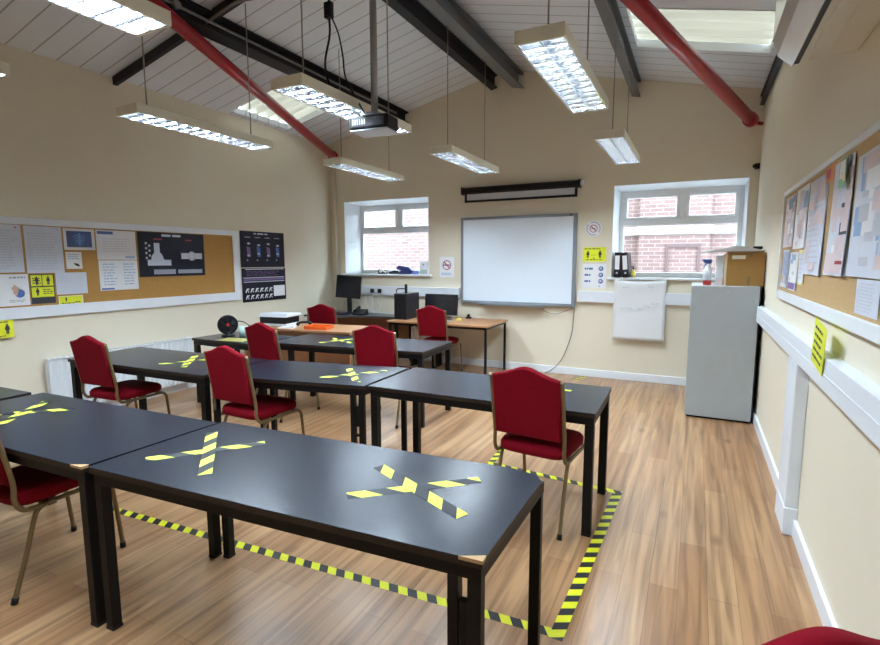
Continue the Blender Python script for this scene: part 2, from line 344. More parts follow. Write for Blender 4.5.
struct(MB().cyl((-5.37, YB-0.035, 0.98), (-5.385, YB-0.035, 3.05), 0.028, 14).build('trim_4', wall_m))   # boxed pipe in corner

# windows
def window(name, S, spl, mull, frame_y):
    x0, x1, z0, z1 = S; t = bpy.data.objects.new(name, None); COL.objects.link(t); t.location = ((x0+x1)/2, YB, z0); struct(t)
    ox, oy, oz = t.location; P = lambda x, y, z: (x-ox, y-oy, z-oz)
    rv = MB(); fx0, fx1 = x0+spl, x1-0.02; fy = frame_y; ft = z1-0.05
    # plastered reveals (splayed left jamb, head) as thin linings
    rv.hexa([P(x0, YB, z0), P(x0+0.006, YB-0.004, z0), P(fx0+0.006, fy, z0), P(fx0-0.1, fy, z0), P(x0, YB, z1), P(x0+0.006, YB-0.004, z1), P(fx0+0.006, fy, z1), P(fx0-0.1, fy, z1)])
    rv.hexa([P(x1-0.006, YB-0.004, z0), P(x1, YB, z0), P(fx1+0.05, fy, z0), P(fx1-0.006, fy, z0), P(x1-0.006, YB-0.004, z1), P(x1, YB, z1), P(fx1+0.05, fy, z1), P(fx1-0.006, fy, z1)])
    rv.hexa([P(x0, YB-0.003, z1-0.006), P(x1, YB-0.003, z1-0.006), P(x1, fy, ft-0.006), P(x0, fy, ft-0.006), P(x0, YB-0.003, z1), P(x1, YB-0.003, z1), P(x1, fy, z1), P(x0, fy, z1)])
    struct(rv.build('window_reveal', trim_m, t))
    struct(MB().box(x0-0.04-ox, x1+0.05-ox, -0.055, fy-oy, -0.03, 0.0).build('windowsill', trim_m, t, bevel=0.006))
    fw = 0.06; d0, d1 = fy-oy, fy-oy+0.065; a, b = fx0-ox, fx1-ox; zb, zt = 0.0, ft-oz; tz = 2.03-oz; mx = mull-ox
    f = MB().box(a, a+fw, d0, d1, zb, zt).box(b-fw, b, d0, d1, zb, zt).box(a+fw, b-fw, d0, d1, zb, zb+fw).box(a+fw, b-fw, d0, d1, zt-fw, zt).box(a+fw, b-fw, d0, d1, tz-0.035, tz+0.035).box(mx-0.035, mx+0.035, d0, d1, tz+0.035, zt-fw)
    struct(f.build('window_frame', upvc, t, bevel=0.006))
    for (s0, s1) in ((a+fw, mx-0.035), (mx+0.035, b-fw)):
        q0, q1 = tz+0.035, zt-fw; sw = 0.036
        sh = MB().box(s0, s0+sw, d0-0.012, d1-0.01, q0, q1).box(s1-sw, s1, d0-0.012, d1-0.01, q0, q1).box(s0+sw, s1-sw, d0-0.012, d1-0.01, q0, q0+sw).box(s0+sw, s1-sw, d0-0.012, d1-0.01, q1-sw, q1)
        so = struct(sh.build('window_sash', upvc, t, bevel=0.005))
        struct(MB().box(s0+sw-0.003, s1-sw+0.003, d0+0.02, d0+0.026, q0+sw-0.003, q1-sw+0.003).build('window_pane', glass_m, so))
        c0 = (s0+s1)/2
        struct(MB().box(c0-0.05, c0+0.05, d0-0.03, d0-0.012, q0+0.012, q0+0.03).box(c0-0.05, c0+0.02, d0-0.042, d0-0.03, q0+0.014, q0+0.028).build('window_handle', upvc, so, bevel=0.003))
    struct(MB().box(a+fw-0.003, b-fw+0.003, d0+0.02, d0+0.026, zb+fw-0.003, tz-0.032).build('window_pane', glass_m, t))
window('window_1', W1, 0.12, -4.33, 7.17)
window('window_2', W2, 0.05, -0.19, 7.14)

# outside
struct(MB().box(-16, 10, 7.25, 10.9, -0.5, -0.3).build('pavement', pm('grey_paving', (0.25, 0.25, 0.25), 0.9)))
bt = thing('brick_building', 'pale red brick building opposite, seen through both windows', 'building', (-3, 11, -0.3))
wl = MB().box(-13, 9, 0, 0.5, 0, 4.5); wl.build('brick_wall', brick_m, bt)
MB().box(-13, -0.0, -0.05, 0, 2.56, 2.72).box(-0.0, 9, -0.05, 0, 2.34, 2.50).build('stone_band', stone_m, bt, bevel=0.01)
MB().box(1.95, 3.2, -0.16, 0, 0, 4.5).build('brick_pier', brick_m, bt)
MB().box(1.9, 3.25, -0.2, 0, 2.34, 2.5).build('pier_cap', stone_m, bt, bevel=0.01)
fr = MB().box(2.45, 3.05, -0.19, -0.16, 2.10, 2.16).box(2.45, 2.5, -0.19, -0.16, 0.9, 2.1).box(3.0, 3.05, -0.19, -0.16, 0.9, 2.1)
fr.build('recess_surround', pm('dusky_brick', (0.08, 0.048, 0.05), 0.9), bt)
for x in (-4.6, -2.5, 4.3): MB().box(x, x+0.9, -0.02, 0.0, 3.3, 4.2).build('window_pane', upvc, bt)

# ---------------------------------------------------------------- roof steel
def beam(name, label, x, zb, w_, h, y0, y1, m, conduit=0):
    t = thing(name, label, 'beam', (x, (y0+y1)/2, zb))
    hl = (y1-y0)/2; tf = 0.014; sl = (RZ-EV)/(RX-XL)*(1 if x < RX else -1)
    pr = [(-w_/2, 0), (w_/2, 0), (w_/2, tf), (0.006, tf), (0.006, h-tf), (w_/2, h-tf), (w_/2, h), (-w_/2, h), (-w_/2, h-tf), (-0.006, h-tf), (-0.006, tf), (-w_/2, tf)]
    pr = [(u, v+u*sl) for u, v in pr]
    MB().prism(pr, -hl, hl, 'y').build('steel_section', m, t)
    if conduit:
        sx = conduit*w_/2
        MB().cyl((sx, -hl, 0.06+sx*sl), (sx, hl-0.35, 0.06+sx*sl), 0.012, 10).build('conduit', galv, t)
        for y in (-1.2, 0.9): MB().cyl((sx-0.02, y, 0.06+sx*sl), (sx+0.03, y, 0.06+sx*sl), 0.035, 14).build('junction_box', galv, t)
def under(x, h): return roof(x)-h-0.002
beam('steel_purlin', 'dark steel roof beam over the left row of lights', -4.05, under(-4.05, 0.16)-0.01, 0.13, 0.16, YF, YB-0.002, dark_steel, 1)
beam('steel_purlin', 'dark steel roof beam just left of the ridge, carrying a conduit', -2.62, under(-2.62, 0.17)-0.02, 0.09, 0.17, YF, YB-0.002, dark_steel, -1)
beam('steel_purlin', 'wide grey steel roof beam just right of the ridge', -2.28, under(-2.28, 0.20)-0.02, 0.16, 0.19, YF, YB-0.002, grey_steel)
beam('steel_purlin', 'grey steel roof beam beside the right rooflight', -0.77, under(-0.77, 0.19)-0.01, 0.10, 0.19, YF, YB-0.002, grey_steel)
beam('steel_purlin', 'short dark beam end under the eaves in the back right corner', 0.555, 3.26, 0.04, 0.11, YF, YB-0.002, dark_steel)
# rafter bar across the left slope
t = thing('steel_rafter', 'thin dark steel rafter rising from the left wall to the ridge', 'beam', (-4.0, 3.42, roof(-4.0)-0.06))
def slope_bar(x0, x1, y0, w_, h, dz):
    return [(x-(-4.0), y-3.42, roof(x)+z-(roof(-4.0)-0.06)) for z in (dz, dz+h) for (x, y) in ((x0, y0), (x1, y0), (x1, y0+w_), (x0, y0+w_))]
mb = MB().hexa(slope_bar(-5.47, -4.13, 3.40, 0.045, 0.08, -0.085)).hexa(slope_bar(-3.97, -2.68, 3.40, 0.045, 0.08, -0.085)); mb.build('bar', dark_steel, t)
MB().tube(smooth_path([(-0.05, -0.04, -0.06), (0.35, -0.05, 0.03), (0.7, -0.04, 0.02), (1.0, -0.05, 0.1), (1.28, -0.03, 0.25)]), 0.012, 8).build('cable', cable_m, t)
# red tubular braces
def brace(label, p0, p1, stub):
    p0 = Vector(p0); p1 = Vector(p1); t = thing('roof_brace', label, 'brace', p0); d = p1-p0; u = d.normalized()
    MB().tube([u*0.12, d], 0.060, 20).build('tube', red_paint, t)
    mb = MB().cyl(u*0.05, u*0.13, 0.075, 20); mb.cyl(u*0.0, u*0.06, 0.03, 12); mb.build('end_flange', red_paint, t)
    MB().cyl((0, 0, 0), stub, 0.02, 10).build('wall_stub', red_paint, t)
brace('red tubular steel brace crossing the left roof slope to the back left corner', (-5.30, 6.80, 3.20), (-3.35, 1.28, 3.66), (-0.12, 0.08, -0.02))
brace('red tubular steel brace crossing the right roof slope to the back right corner', (0.47, 6.80, 3.075), (-0.90, 2.62, 3.42), (0.10, 0.06, -0.02))

# ---------------------------------------------------------------- pendant lights
LW, LL = 0.25, 1.32
def light_meshes():
    h = MB().box(-LW/2, LW/2, -LL/2, LL/2, 0.058, 0.066).box(-LW/2, -LW/2+0.006, -LL/2, LL/2, 0, 0.058).box(LW/2-0.006, LW/2, -LL/2, LL/2, 0, 0.058)
    h.box(-LW/2+0.006, LW/2-0.006, -LL/2, -LL/2+0.012, 0, 0.058).box(-LW/2+0.006, LW/2-0.006, LL/2-0.012, LL/2, 0, 0.058)
    h.prism([(-0.09, 0.066), (0.09, 0.066), (0.07, 0.085), (-0.07, 0.085)], -LL/2+0.05, LL/2-0.05, 'y')
    l = MB(); a = LW/2-0.008
    for x in (-a, -0.004, a-0.004): l.box(x, x+0.008, -LL/2+0.013, LL/2-0.013, 0.001, 0.034)
    for y in (-LL/2+0.013, LL/2-0.021): l.box(-a, a, y, y+0.008, 0.001, 0.034)
    n = 13
    for i in range(1, n):
        y = -LL/2+LL*i/n
        for x0, x1 in ((-a+0.008, -0.005), (0.005, a-0.008)):
            l.prism([(y-0.008, 0.034), (y+0.008, 0.034), (y+0.0015, 0.004), (y-0.0015, 0.004)], x0, x1, 'x')
    tb = [MB().cyl((x, -LL/2+0.03, 0.043), (x, LL/2-0.03, 0.043), 0.011, 10) for x in (-0.061, 0.061)]
    return h, l, tb
def pendant(x, y, label, first=[]):
    t = thing('pendant_light', label, 'light', (x, y, 2.60), 0, 'pendant fluorescent lights')
    if not first:
        h, l, tb = light_meshes()
        ref = MB().box(-LW/2+0.007, LW/2-0.007, -LL/2+0.013, LL/2-0.013, 0.052, 0.0575)
        first.append([h.build('housing', fix_m, t, bevel=0.003), ref.build('reflector', refl_m, t), l.build('louvre', louvre_m, t)]+[q.build('fluorescent_tube', tube_m, t) for q in tb])
    else:
        for o in first[0]:
            k = o.copy(); COL.objects.link(k); k.parent = t
    for s in (-1, 1):
        yy = s*0.5; z1 = roof(x)-2.60
        if abs(x+2.28) < 0.08: z1 = under(-2.28, 0.20)-0.035-2.60
        if abs(x+0.77) < 0.05: z1 = under(-0.77, 0.19)-0.03-2.60
        MB().cyl((0, yy, 0.08), (0, yy, z1), 0.005, 8).build('suspension_rod', wire_m, t)
pendant(-2.30, 0.98, 'twin-tube pendant light cut off by the top edge, in front of the red brace')
pendant(-3.68, 0.97, 'twin-tube pendant light barely showing at the left edge, before the left wall')
pendant(-0.735, 0.98, 'unseen twin-tube pendant light above the gangway beside the right wall')  # out of view; completes the lamp row, added for its light
pendant(-3.73, 3.06, 'long white pendant light in front of the plain left wall')
pendant(-2.29, 3.14, 'lit pendant light right behind the hanging projector')
pendant(-0.735, 3.19, 'brightest pendant light, seen from below, right of the projector')
pendant(-3.63, 5.27, 'pendant light nearest the back left corner, at the lower end of the left red brace')
pendant(-2.31, 5.28, 'pendant light hanging in front of the pull-down screen and whiteboard')
pendant(-0.735, 5.40, 'small pendant light hanging above the right window')


# ---------------------------------------------------------------- projector
px, py, pz = -2.03, 3.05, 2.42
t = thing('projector', 'black projector hanging from a grey pole in front of a lit pendant', 'projector', (px, py, pz), R(4))
MB().prism([(-0.15, -0.10), (0.15, -0.10), (0.15, 0.06), (0.10, 0.11), (-0.10, 0.11), (-0.15, 0.06)], 0.012, 0.10, 'z').build('body', black_pl, t, bevel=0.012, seg=3)
MB().box(-0.14, 0.14, -0.095, 0.09, 0.0, 0.012).build('underside_tray', silver, t, bevel=0.004)
MB().cyl((0.07, 0.10, 0.055), (0.07, 0.135, 0.055), 0.032, 18).build('lens', dark_pl, t)
v = MB().box(-0.125, 0.125, -0.104, -0.10, 0.03, 0.085)
for i in range(6): v.box(-0.115+i*0.018, -0.107+i*0.018, -0.107, -0.104, 0.04, 0.075, 1)
v.build('connector_panel', [dark_pl, silver], t)
MB().cyl((0, 0, 0.10), (0, 0, roof(px)-pz-0.002), 0.024, 16).build('pole', galv, t)
MB().box(-0.05, 0.05, -0.05, 0.05, 0.10, 0.135).build('mount_plate', galv, t, bevel=0.005)
cb = thing('hanging_cable', 'black cables with a plug looping from the ceiling to the projector', 'cable', (-2.4, 3.05, 3.3))
def rel(pts, o=(-2.4, 3.05, 3.3)): return [tuple(a-b for a, b in zip(p, o)) for p in pts]
MB().tube(smooth_path(rel([(-2.4, 3.05, 3.98), (-2.4, 3.06, 3.6), (-2.4, 3.05, 3.30), (-2.42, 3.08, 3.15), (-2.50, 3.12, 2.98), (-2.53, 3.2, 2.86), (-2.42, 3.14, 2.74), (-2.2, 3.0, 2.60), (-2.09, 2.99, 2.515)])), 0.008, 8).build('power_lead', black_pl, cb)
MB().tube(smooth_path(rel([(-2.39, 3.06, 3.26), (-2.36, 3.1, 3.15), (-2.34, 3.12, 3.0), (-2.32, 3.12, 2.85), (-2.2, 3.08, 2.68), (-2.06, 3.0, 2.515)])), 0.006, 8).build('signal_lead', black_pl, cb)
MB().box(-0.03, 0.03, -0.02, 0.02, -0.06, 0.045).box(-0.022, 0.022, -0.03, -0.02, -0.05, 0.03).build('plug', black_pl, cb, bevel=0.006)

# ---------------------------------------------------------------- air conditioner (right wall)
t = thing('air_conditioner', 'wall-mounted air conditioner with silver front at the top right', 'air conditioner', (XR, 2.3, 2.45))
prof_case = [(0.0, 0.0), (0.0, 0.36), (-0.23, 0.38), (-0.31, 0.30), (-0.31, 0.10), (-0.235, -0.02)]
MB().prism([(u, z) for u, z in prof_case], -0.55, 0.60, 'y', smooth=False).build('case', ac_m, t, bevel=0.012, seg=3)
MB().prism([(-0.235, 0.385), (-0.318, 0.30), (-0.322, 0.10), (-0.300, 0.03), (-0.240, -0.028), (-0.234, -0.02), (-0.29, 0.035), (-0.31, 0.10), (-0.31, 0.30), (-0.23, 0.38)], -0.56, 0.605, 'y').build('front_cover', ac_s, t, bevel=0.004)
MB().hexa([(-0.234, -0.53, -0.0225), (-0.216, -0.53, -0.0205), (-0.216, 0.585, -0.0205), (-0.234, 0.585, -0.0225), (-0.234, -0.53, -0.010), (-0.216, -0.53, -0.008), (-0.216, 0.585, -0.008), (-0.234, 0.585, -0.010)]).build('outlet_slot', black_pl, t)
MB().hexa([(-0.19, -0.5, -0.022), (-0.12, -0.5, -0.015), (-0.12, 0.56, -0.015), (-0.19, 0.56, -0.022), (-0.19, -0.5, -0.012), (-0.12, -0.5, -0.006), (-0.12, 0.56, -0.006), (-0.19, 0.56, -0.012)]).build('louvre_flap', ac_m, t, bevel=0.003)
tag(MB().box(-0.02, 0.03, -0.05, 0, -0.03, 0.03).cyl((0.0, -0.05, 0), (-0.03, -0.08, -0.005), 0.022, 12).build('motion_sensor', black_pl, loc=(XR-0.035, YB, 2.60), bevel=0.004), 'small black sensor in the back right corner, above the cardboard box', 'sensor')

# ---------------------------------------------------------------- wall mounted sheets
WALL = {'B': lambda u, v, off: ((u, YB-off, v), 0.0), 'L': lambda u, v, off: ((XL+off, u, v), PI/2), 'R': lambda u, v, off: ((XR-off, u, v), -PI/2)}
def sheet(name, label, cat, wall, u, v, w_, h, mats, marks=(), off=0.004, tilt=0.0, group=None, curl=0.0):
    """paper of w_ x h; marks = (x0, x1, z0, z1, material index) or ('poly', pts, m), in fractions from the lower left"""
    mb = MB(); N = 8
    def yb(fx, fz): return -0.0015-curl*(1-fz)**2*(0.4+0.6*abs(fx-0.5)*2)
    vs = []
    for i in range(N+1):
        for j in range(3):
            vs.append(((j/2-0.5)*w_, yb(j/2, i/N), (i/N-0.5)*h))
    mb.add(vs, [(i*3+j, i*3+j+1, (i+1)*3+j+1, (i+1)*3+j) for i in range(N) for j in range(2)], 0)
    vb = [(x, 0.0, z) for x, y, z in vs]
    mb.add(vb, [(i*3+j, (i+1)*3+j, (i+1)*3+j+1, i*3+j+1) for i in range(N) for j in range(2)], 0)
    lift = 0.0006
    for k, q in enumerate(marks):
        lf = lift+0.00003*k
        pts, m = (q[1], q[2]) if q[0] == 'poly' else ([(q[0], q[2]), (q[1], q[2]), (q[1], q[3]), (q[0], q[3])], q[4])
        mb.add([((a-0.5)*w_, yb(a, b)-lf-0.15*curl*0, (b-0.5)*h) for a, b in pts], [tuple(range(len(pts)))], m)
    (p, rz) = WALL[wall](u, v, off)
    o = mb.build(name, mats, loc=p, rot=(0, tilt, rz)); tag(o, label, cat, group); return o
def lines(x0, x1, z0, z1, n, m, seed=0, hgt=0.4, words=True):
    rr = random.Random(seed); out = []; st = (z1-z0)/n
    for i in range(n):
        z = z1-st*(i+1)+st*(1-hgt)/2; x = x0; end = x1-(x1-x0)*rr.random()*0.25
        while x < end-0.02:
            wd = min((0.05+0.12*rr.random())*(1 if words else 3), end-x); out.append((x, x+wd, z, z+st*hgt, m)); x += wd+0.025
    return out
def ring(cx, cz, r0, r1, m, asp=1.0, n=28, a0=0, a1=2*PI):
    out = []
    for i in range(n):
        a, b = a0+(a1-a0)*i/n, a0+(a1-a0)*(i+1)/n
        out.append(('poly', [(cx+r0*math.cos(a), cz+r0*math.sin(a)*asp), (cx+r1*math.cos(a), cz+r1*math.sin(a)*asp), (cx+r1*math.cos(b), cz+r1*math.sin(b)*asp), (cx+r0*math.cos(b), cz+r0*math.sin(b)*asp)], m))
    return out
def disc(cx, cz, r, m, asp=1.0, n=20): return [('poly', [(cx+r*math.cos(2*PI*i/n), cz+r*math.sin(2*PI*i/n)*asp) for i in range(n)], m)]
def figure(cx, z0, h, m, asp=1.0):
    w_ = h*0.15*asp
    return disc(cx, z0+h*0.9, h*0.10*asp, m, 1/asp)+[('poly', [(cx-w_, z0+h*0.8), (cx-w_*1.5, z0+h*0.42), (cx-w_*0.8, z0+h*0.42), (cx-w_*0.8, z0), (cx-0.1*w_, z0), (cx, z0+h*0.4), (cx+0.1*w_, z0), (cx+w_*0.8, z0), (cx+w_*0.8, z0+h*0.42), (cx+w_*1.5, z0+h*0.42), (cx+w_, z0+h*0.8)], m)]

# left noticeboard
def noticeboard(label, wall, u0, u1, z0, z1, fw_top, fw_bot, fw_side, mat_in):
    uc = (u0+u1)/2; (p, rz) = WALL[wall](uc, z0, 0.0); t = thing('noticeboard', label, 'noticeboard', p, rz)
    hw = (u1-u0)/2; H = z1-z0
    MB().box(-hw+fw_side, hw-fw_side, -0.016, 0, fw_bot, H-fw_top).build('cork_panel', mat_in, t)
    f = MB().box(-hw, hw, -0.028, 0, 0, fw_bot).box(-hw, hw, -0.028, 0, H-fw_top, H).box(-hw, -hw+fw_side, -0.028, 0, fw_bot, H-fw_top).box(hw-fw_side, hw, -0.028, 0, fw_bot, H-fw_top)
    f.build('frame', trim_m, t, bevel=0.004); return t
noticeboard('long cork noticeboard in a wide white frame on the left wall', 'L', 1.30, 4.93, 1.03, 1.945, 0.065, 0.105, 0.10, cork)
CB = 0.018
def Ls(name, label, cat, u0, u1, z0, z1, mats, marks=(), off=CB, **k): return sheet(name, label, cat, 'L', (u0+u1)/2, (z0+z1)/2, u1-u0, z1-z0, mats, marks, off, **k)
Ls('notice', 'white typed notice cut by the left edge, top of the noticeboard', 'paper', 2.10, 2.47, 1.45, 1.875, [paper_b, ink_l, ink_r], lines(0.1, 0.92, 0.06, 0.9, 15, 1, 1)+[(0.86, 0.9, 0.93, 0.96, 2)])
Ls('notice', 'tall white typed notice just left of the blue x-ray print', 'paper', 2.49, 2.80, 1.44, 1.872, [paper_b, ink_l, ink_r], lines(0.08, 0.92, 0.06, 0.88, 14, 1, 2)+[(0.84, 0.92, 0.93, 0.965, 1)])
Ls('xray_print', 'blue x-ray print with a white border, on the noticeboard', 'picture', 2.815, 3.10, 1.66, 1.868, [paper, xray_m, xray_l], [(0.09, 0.9, 0.13, 0.88, 1)]+[('poly', [(0.46, 0.2), (0.54, 0.2), (0.53, 0.8), (0.47, 0.8)], 2)]+[('poly', [(0.5, 0.72-0.1*i), (0.68-0.02*i, 0.66-0.11*i), (0.7-0.02*i, 0.60-0.11*i), (0.5, 0.67-0.1*i)], 2) for i in range(4)]+[('poly', [(0.5, 0.72-0.1*i), (0.5, 0.67-0.1*i), (0.3+0.02*i, 0.60-0.11*i), (0.32+0.02*i, 0.66-0.11*i)], 2) for i in range(4)])
Ls('small_notice', 'small white card with a dark sketch, pinned under the blue x-ray print', 'paper', 2.82, 2.965, 1.475, 1.64, [paper, ink_lb, ink_d], lines(0.12, 0.9, 0.55, 0.9, 3, 1, 3)+[('poly', [(0.45, 0.35), (0.75, 0.3), (0.85, 0.15), (0.7, 0.14), (0.5, 0.25)], 2)])
Ls('notice', 'white notice with a coloured cartoon, at the left edge under the typed notices', 'paper', 2.20, 2.49, 1.15, 1.435, [paper, ink_b, skin_ink, ink], lines(0.5, 0.95, 0.85, 0.93, 1, 3, 4, 0.6)+disc(0.74, 0.38, 0.13, 1, 1.0)+disc(0.62, 0.55, 0.08, 2)+[('poly', [(0.6, 0.68), (0.74, 0.55), (0.66, 0.3), (0.56, 0.4)], 2)]+lines(0.45, 0.95, 0.1, 0.2, 2, 3, 5))
Ls('warning_notice', 'yellow and black two-panel safety notice low on the noticeboard', 'sign', 2.50, 2.70, 1.155, 1.43, [yellow_s, ink_d], [(0.0, 1.0, 0.0, 0.22, 1), (0.0, 1.0, 0.97, 1.0, 1), (0.0, 0.04, 0.0, 1.0, 1), (0.96, 1, 0, 1, 1), (0, 1, 0.56, 0.6, 1), (0.48, 0.51, 0.6, 0.97, 1)]+lines(0.5, 0.92, 0.3, 0.5, 3, 1, 6)+figure(0.28, 0.28, 0.25, 1, 1.375)+figure(0.28, 0.64, 0.28, 1, 1.375)+lines(0.1, 0.45, 0.66, 0.9, 3, 1, 7)+figure(0.75, 0.64, 0.28, 1, 1.375))
Ls('notice', 'blank-looking white landscape sheet right of the yellow safety notice', 'paper', 2.715, 2.995, 1.23, 1.44, [paper_b, ink_l], lines(0.15, 0.9, 0.1, 0.85, 9, 1, 8, 0.25))
Ls('yellow_slip', 'small yellow slip below the white landscape sheet', 'sign', 2.725, 2.945, 1.112, 1.215, [yellow_s, ink_d, paper_c], [(0, 1, 0, 0.06, 2), (0, 1, 0.94, 1, 2), (0, 0.04, 0, 1, 2), (0.96, 1, 0, 1, 2)]+lines(0.1, 0.7, 0.2, 0.4, 1, 1, 9, 0.4)+figure(0.3, 0.45, 0.42, 1, 0.47)+lines(0.66, 0.9, 0.28, 0.46, 1, 1, 10, 0.6))
Ls('planner', 'upper white planner sheet with a blue heading, left of the black poster', 'paper', 3.115, 3.525, 1.565, 1.868, [paper, ink_b, ink_l, ink_lb], [(0.03, 0.42, 0.86, 0.96, 1)]+lines(0.15, 0.9, 0.25, 0.75, 6, 2, 11, 0.25)+[(0.7, 0.95, 0.05, 0.12, 3)])
Ls('planner', 'lower white planner sheet with pale blue columns, left of the black poster', 'paper', 3.12, 3.525, 1.245, 1.558, [paper, ink_l, ink_lb, ink_b], lines(0.1, 0.45, 0.15, 0.92, 8, 2, 12, 0.3)+lines(0.62, 0.95, 0.15, 0.92, 8, 2, 13, 0.3)+[(0.03, 0.35, 0.03, 0.08, 3)])
Ls('poster', 'wide black landscape poster with two pale diagrams, on the cork', 'poster', 3.545, 4.385, 1.375, 1.872, [poster_k, paper_b, ink_r, ink, ink_l], lines(0.34, 0.66, 0.9, 0.97, 1, 1, 14, 0.7)+[('poly', [(0.12, 0.25), (0.46, 0.25), (0.46, 0.38), (0.36, 0.38), (0.33, 0.50), (0.30, 0.55), (0.30, 0.76), (0.22, 0.76), (0.22, 0.55), (0.18, 0.46), (0.17, 0.38), (0.12, 0.38)], 1), (0.62, 0.96, 0.40, 0.54, 1)]+disc(0.79, 0.47, 0.065, 4, 1.7)+disc(0.79, 0.47, 0.035, 1, 1.7)+[(0.2, 0.52, 0.05, 0.16, 3), (0.56, 0.95, 0.06, 0.15, 3), (0.22, 0.34, 0.83, 0.86, 2), (0.7, 0.8, 0.83, 0.86, 2)]+[q for i in range(7) for q in disc(0.11+0.045*(i % 2), 0.42+0.055*i, 0.016, 4, 1.7)], off=CB+0.002)
ph = [(0.12, 0.2), (0.36, 0.43), (0.6, 0.68), (0.82, 0.92)]
mk = lines(0.3, 0.72, 0.91, 0.96, 1, 1, 15, 0.7)
for i, xx in enumerate((0.16, 0.38, 0.60, 0.82)):
    mk += [(xx-0.06, xx+0.06, 0.82, 0.845, 2)]+disc(xx+0.02, 0.66-0.04*(i % 2), 0.035, 3, 0.8)+[('poly', [(xx-0.03, 0.58), (xx+0.05, 0.55), (xx+0.06, 0.30), (xx-0.01, 0.28)], 4+(i % 2))]+disc(xx+0.01, 0.33+0.05*(i % 2), 0.03, 3, 0.8)+disc(xx-0.02, 0.2, 0.02, 2)
Ls('poster', 'black poster with rows of blue figures, upper of two beside the noticeboard', 'poster', 4.965, 5.785, 1.46, 1.955, [poster_k, paper_b, ink, ink_l, ink_p, ink_b], mk, off=0.004)
mk = [(0.08, 0.96, 0.955, 0.975, 1), (0.03, 0.97, 0.70, 0.725, 3), (0.03, 0.97, 0.58, 0.605, 3), (0.03, 0.97, 0.63, 0.68, 4), (0.70, 0.97, 0.12, 0.45, 1)]+lines(0.1, 0.95, 0.76, 0.92, 4, 4, 16, 0.3)
for r_ in range(2):
    for i in range(6):
        x = 0.06+0.105*i; z = 0.28-0.2*r_
        mk += [('poly', [(x, z), (x+0.02, z), (x+0.05, z+0.09), (x+0.085, z+0.09), (x+0.085, z+0.12), (x+0.03, z+0.12)], 1), ('poly', [(x+0.06, z), (x+0.08, z), (x+0.06, z+0.08), (x+0.04, z+0.08)], 3)]
Ls('poster', 'black poster with white symbols along its foot, lower of two beside the noticeboard', 'poster', 4.97, 5.79, 0.985, 1.45, [poster_k, paper, ink, ink_l, ink_p], mk, off=0.004)
Ls('yellow_sign', 'yellow sign cut by the left edge, on the wall below the noticeboard', 'sign', 2.06, 2.335, 0.875, 1.03, [yellow_s, ink_d], lines(0.1, 0.98, 0.84, 0.94, 1, 1, 17, 0.6)+figure(0.83, 0.2, 0.58, 1, 0.57)+figure(0.3, 0.2, 0.58, 1, 0.57)+lines(0.2, 0.8, 0.06, 0.14, 1, 1, 18, 0.6), off=0.032)

# back wall signs
Bs = lambda name, label, cat, u0, u1, z0, z1, mats, marks=(), off=0.002, **k: sheet(name, label, cat, 'B', (u0+u1)/2, (z0+z1)/2, u1-u0, z1-z0, mats, marks, off, **k)
def nosmoking(r, cz, asp): return ring(0.5, cz, r*0.82, r, 1, asp)+[('poly', [(0.5-r*0.66, cz+r*0.5*asp), (0.5-r*0.5, cz+r*0.66*asp), (0.5+r*0.66, cz-r*0.5*asp), (0.5+r*0.5, cz-r*0.66*asp)], 1)]
Bs('no_smoking_sign', 'small white square no-smoking sign between the left window and the whiteboard', 'sign', -3.465, -3.225, 1.30, 1.605, [paper, ink_r, ink_lb, ink_p], [(0.25, 0.72, 0.6-0.03, 0.6+0.03, 3)]+nosmoking(0.30, 0.60, 0.79)+lines(0.12, 0.9, 0.1, 0.24, 2, 2, 19, 0.55))
n = 30; o = MB()
o.add([(0.105*math.cos(2*PI*i/n), -0.0015, 0.105*math.sin(2*PI*i/n)) for i in range(n)]+[(0.105*math.cos(2*PI*i/n), 0, 0.105*math.sin(2*PI*i/n)) for i in range(n)], [tuple(range(n))]+[(i, i+n, (i+1) % n+n, (i+1) % n) for i in range(n)])
def addmarks(mb, mk, sc):
    for k, q in enumerate(mk):
        pts, m = (q[1], q[2]) if q[0] == 'poly' else ([(q[0], q[2]), (q[1], q[2]), (q[1], q[3]), (q[0], q[3])], q[4])
        mb.add([((a-0.5)*sc, -0.0022-0.00003*k, (b-0.5)*sc) for a, b in pts], [tuple(range(len(pts)))], m)
mk = nosmoking(0.24, 0.5, 1.0)+[(0.36, 0.62, 0.48, 0.53, 2)]
for i in range(26):
    a = 2*PI*i/26+0.1
    if 0.3 < (i/26) % 0.5 < 0.36: continue
    mk.append(('poly', [(0.5+r_*math.cos(a+d_), 0.5+r_*math.sin(a+d_)) for r_, d_ in ((0.36, 0), (0.43, 0), (0.43, 0.13), (0.36, 0.13))], 2))
addmarks(o, mk, 0.21)
tag(o.build('no_smoking_sign', [paper, ink_r, ink_p], loc=(-1.225, YB-0.002, 1.96)), 'round white no-smoking sign above the yellow sign, right of the whiteboard', 'sign')
Bs('distancing_sign', 'yellow sign with two standing figures, right of the whiteboard', 'sign', -1.35, -1.055, 1.535, 1.72, [yellow_s, ink_d], lines(0.06, 0.94, 0.84, 0.94, 1, 1, 20, 0.6)+figure(0.22, 0.25, 0.52, 1, 0.63)+figure(0.74, 0.25, 0.52, 1, 0.63)+[(0.36, 0.6, 0.44, 0.455, 1)]+lines(0.15, 0.85, 0.08, 0.17, 1, 1, 21, 0.6)+[('poly', [(0.44, 0.2), (0.52, 0.2), (0.48, 0.3)], 1)])
mk = []
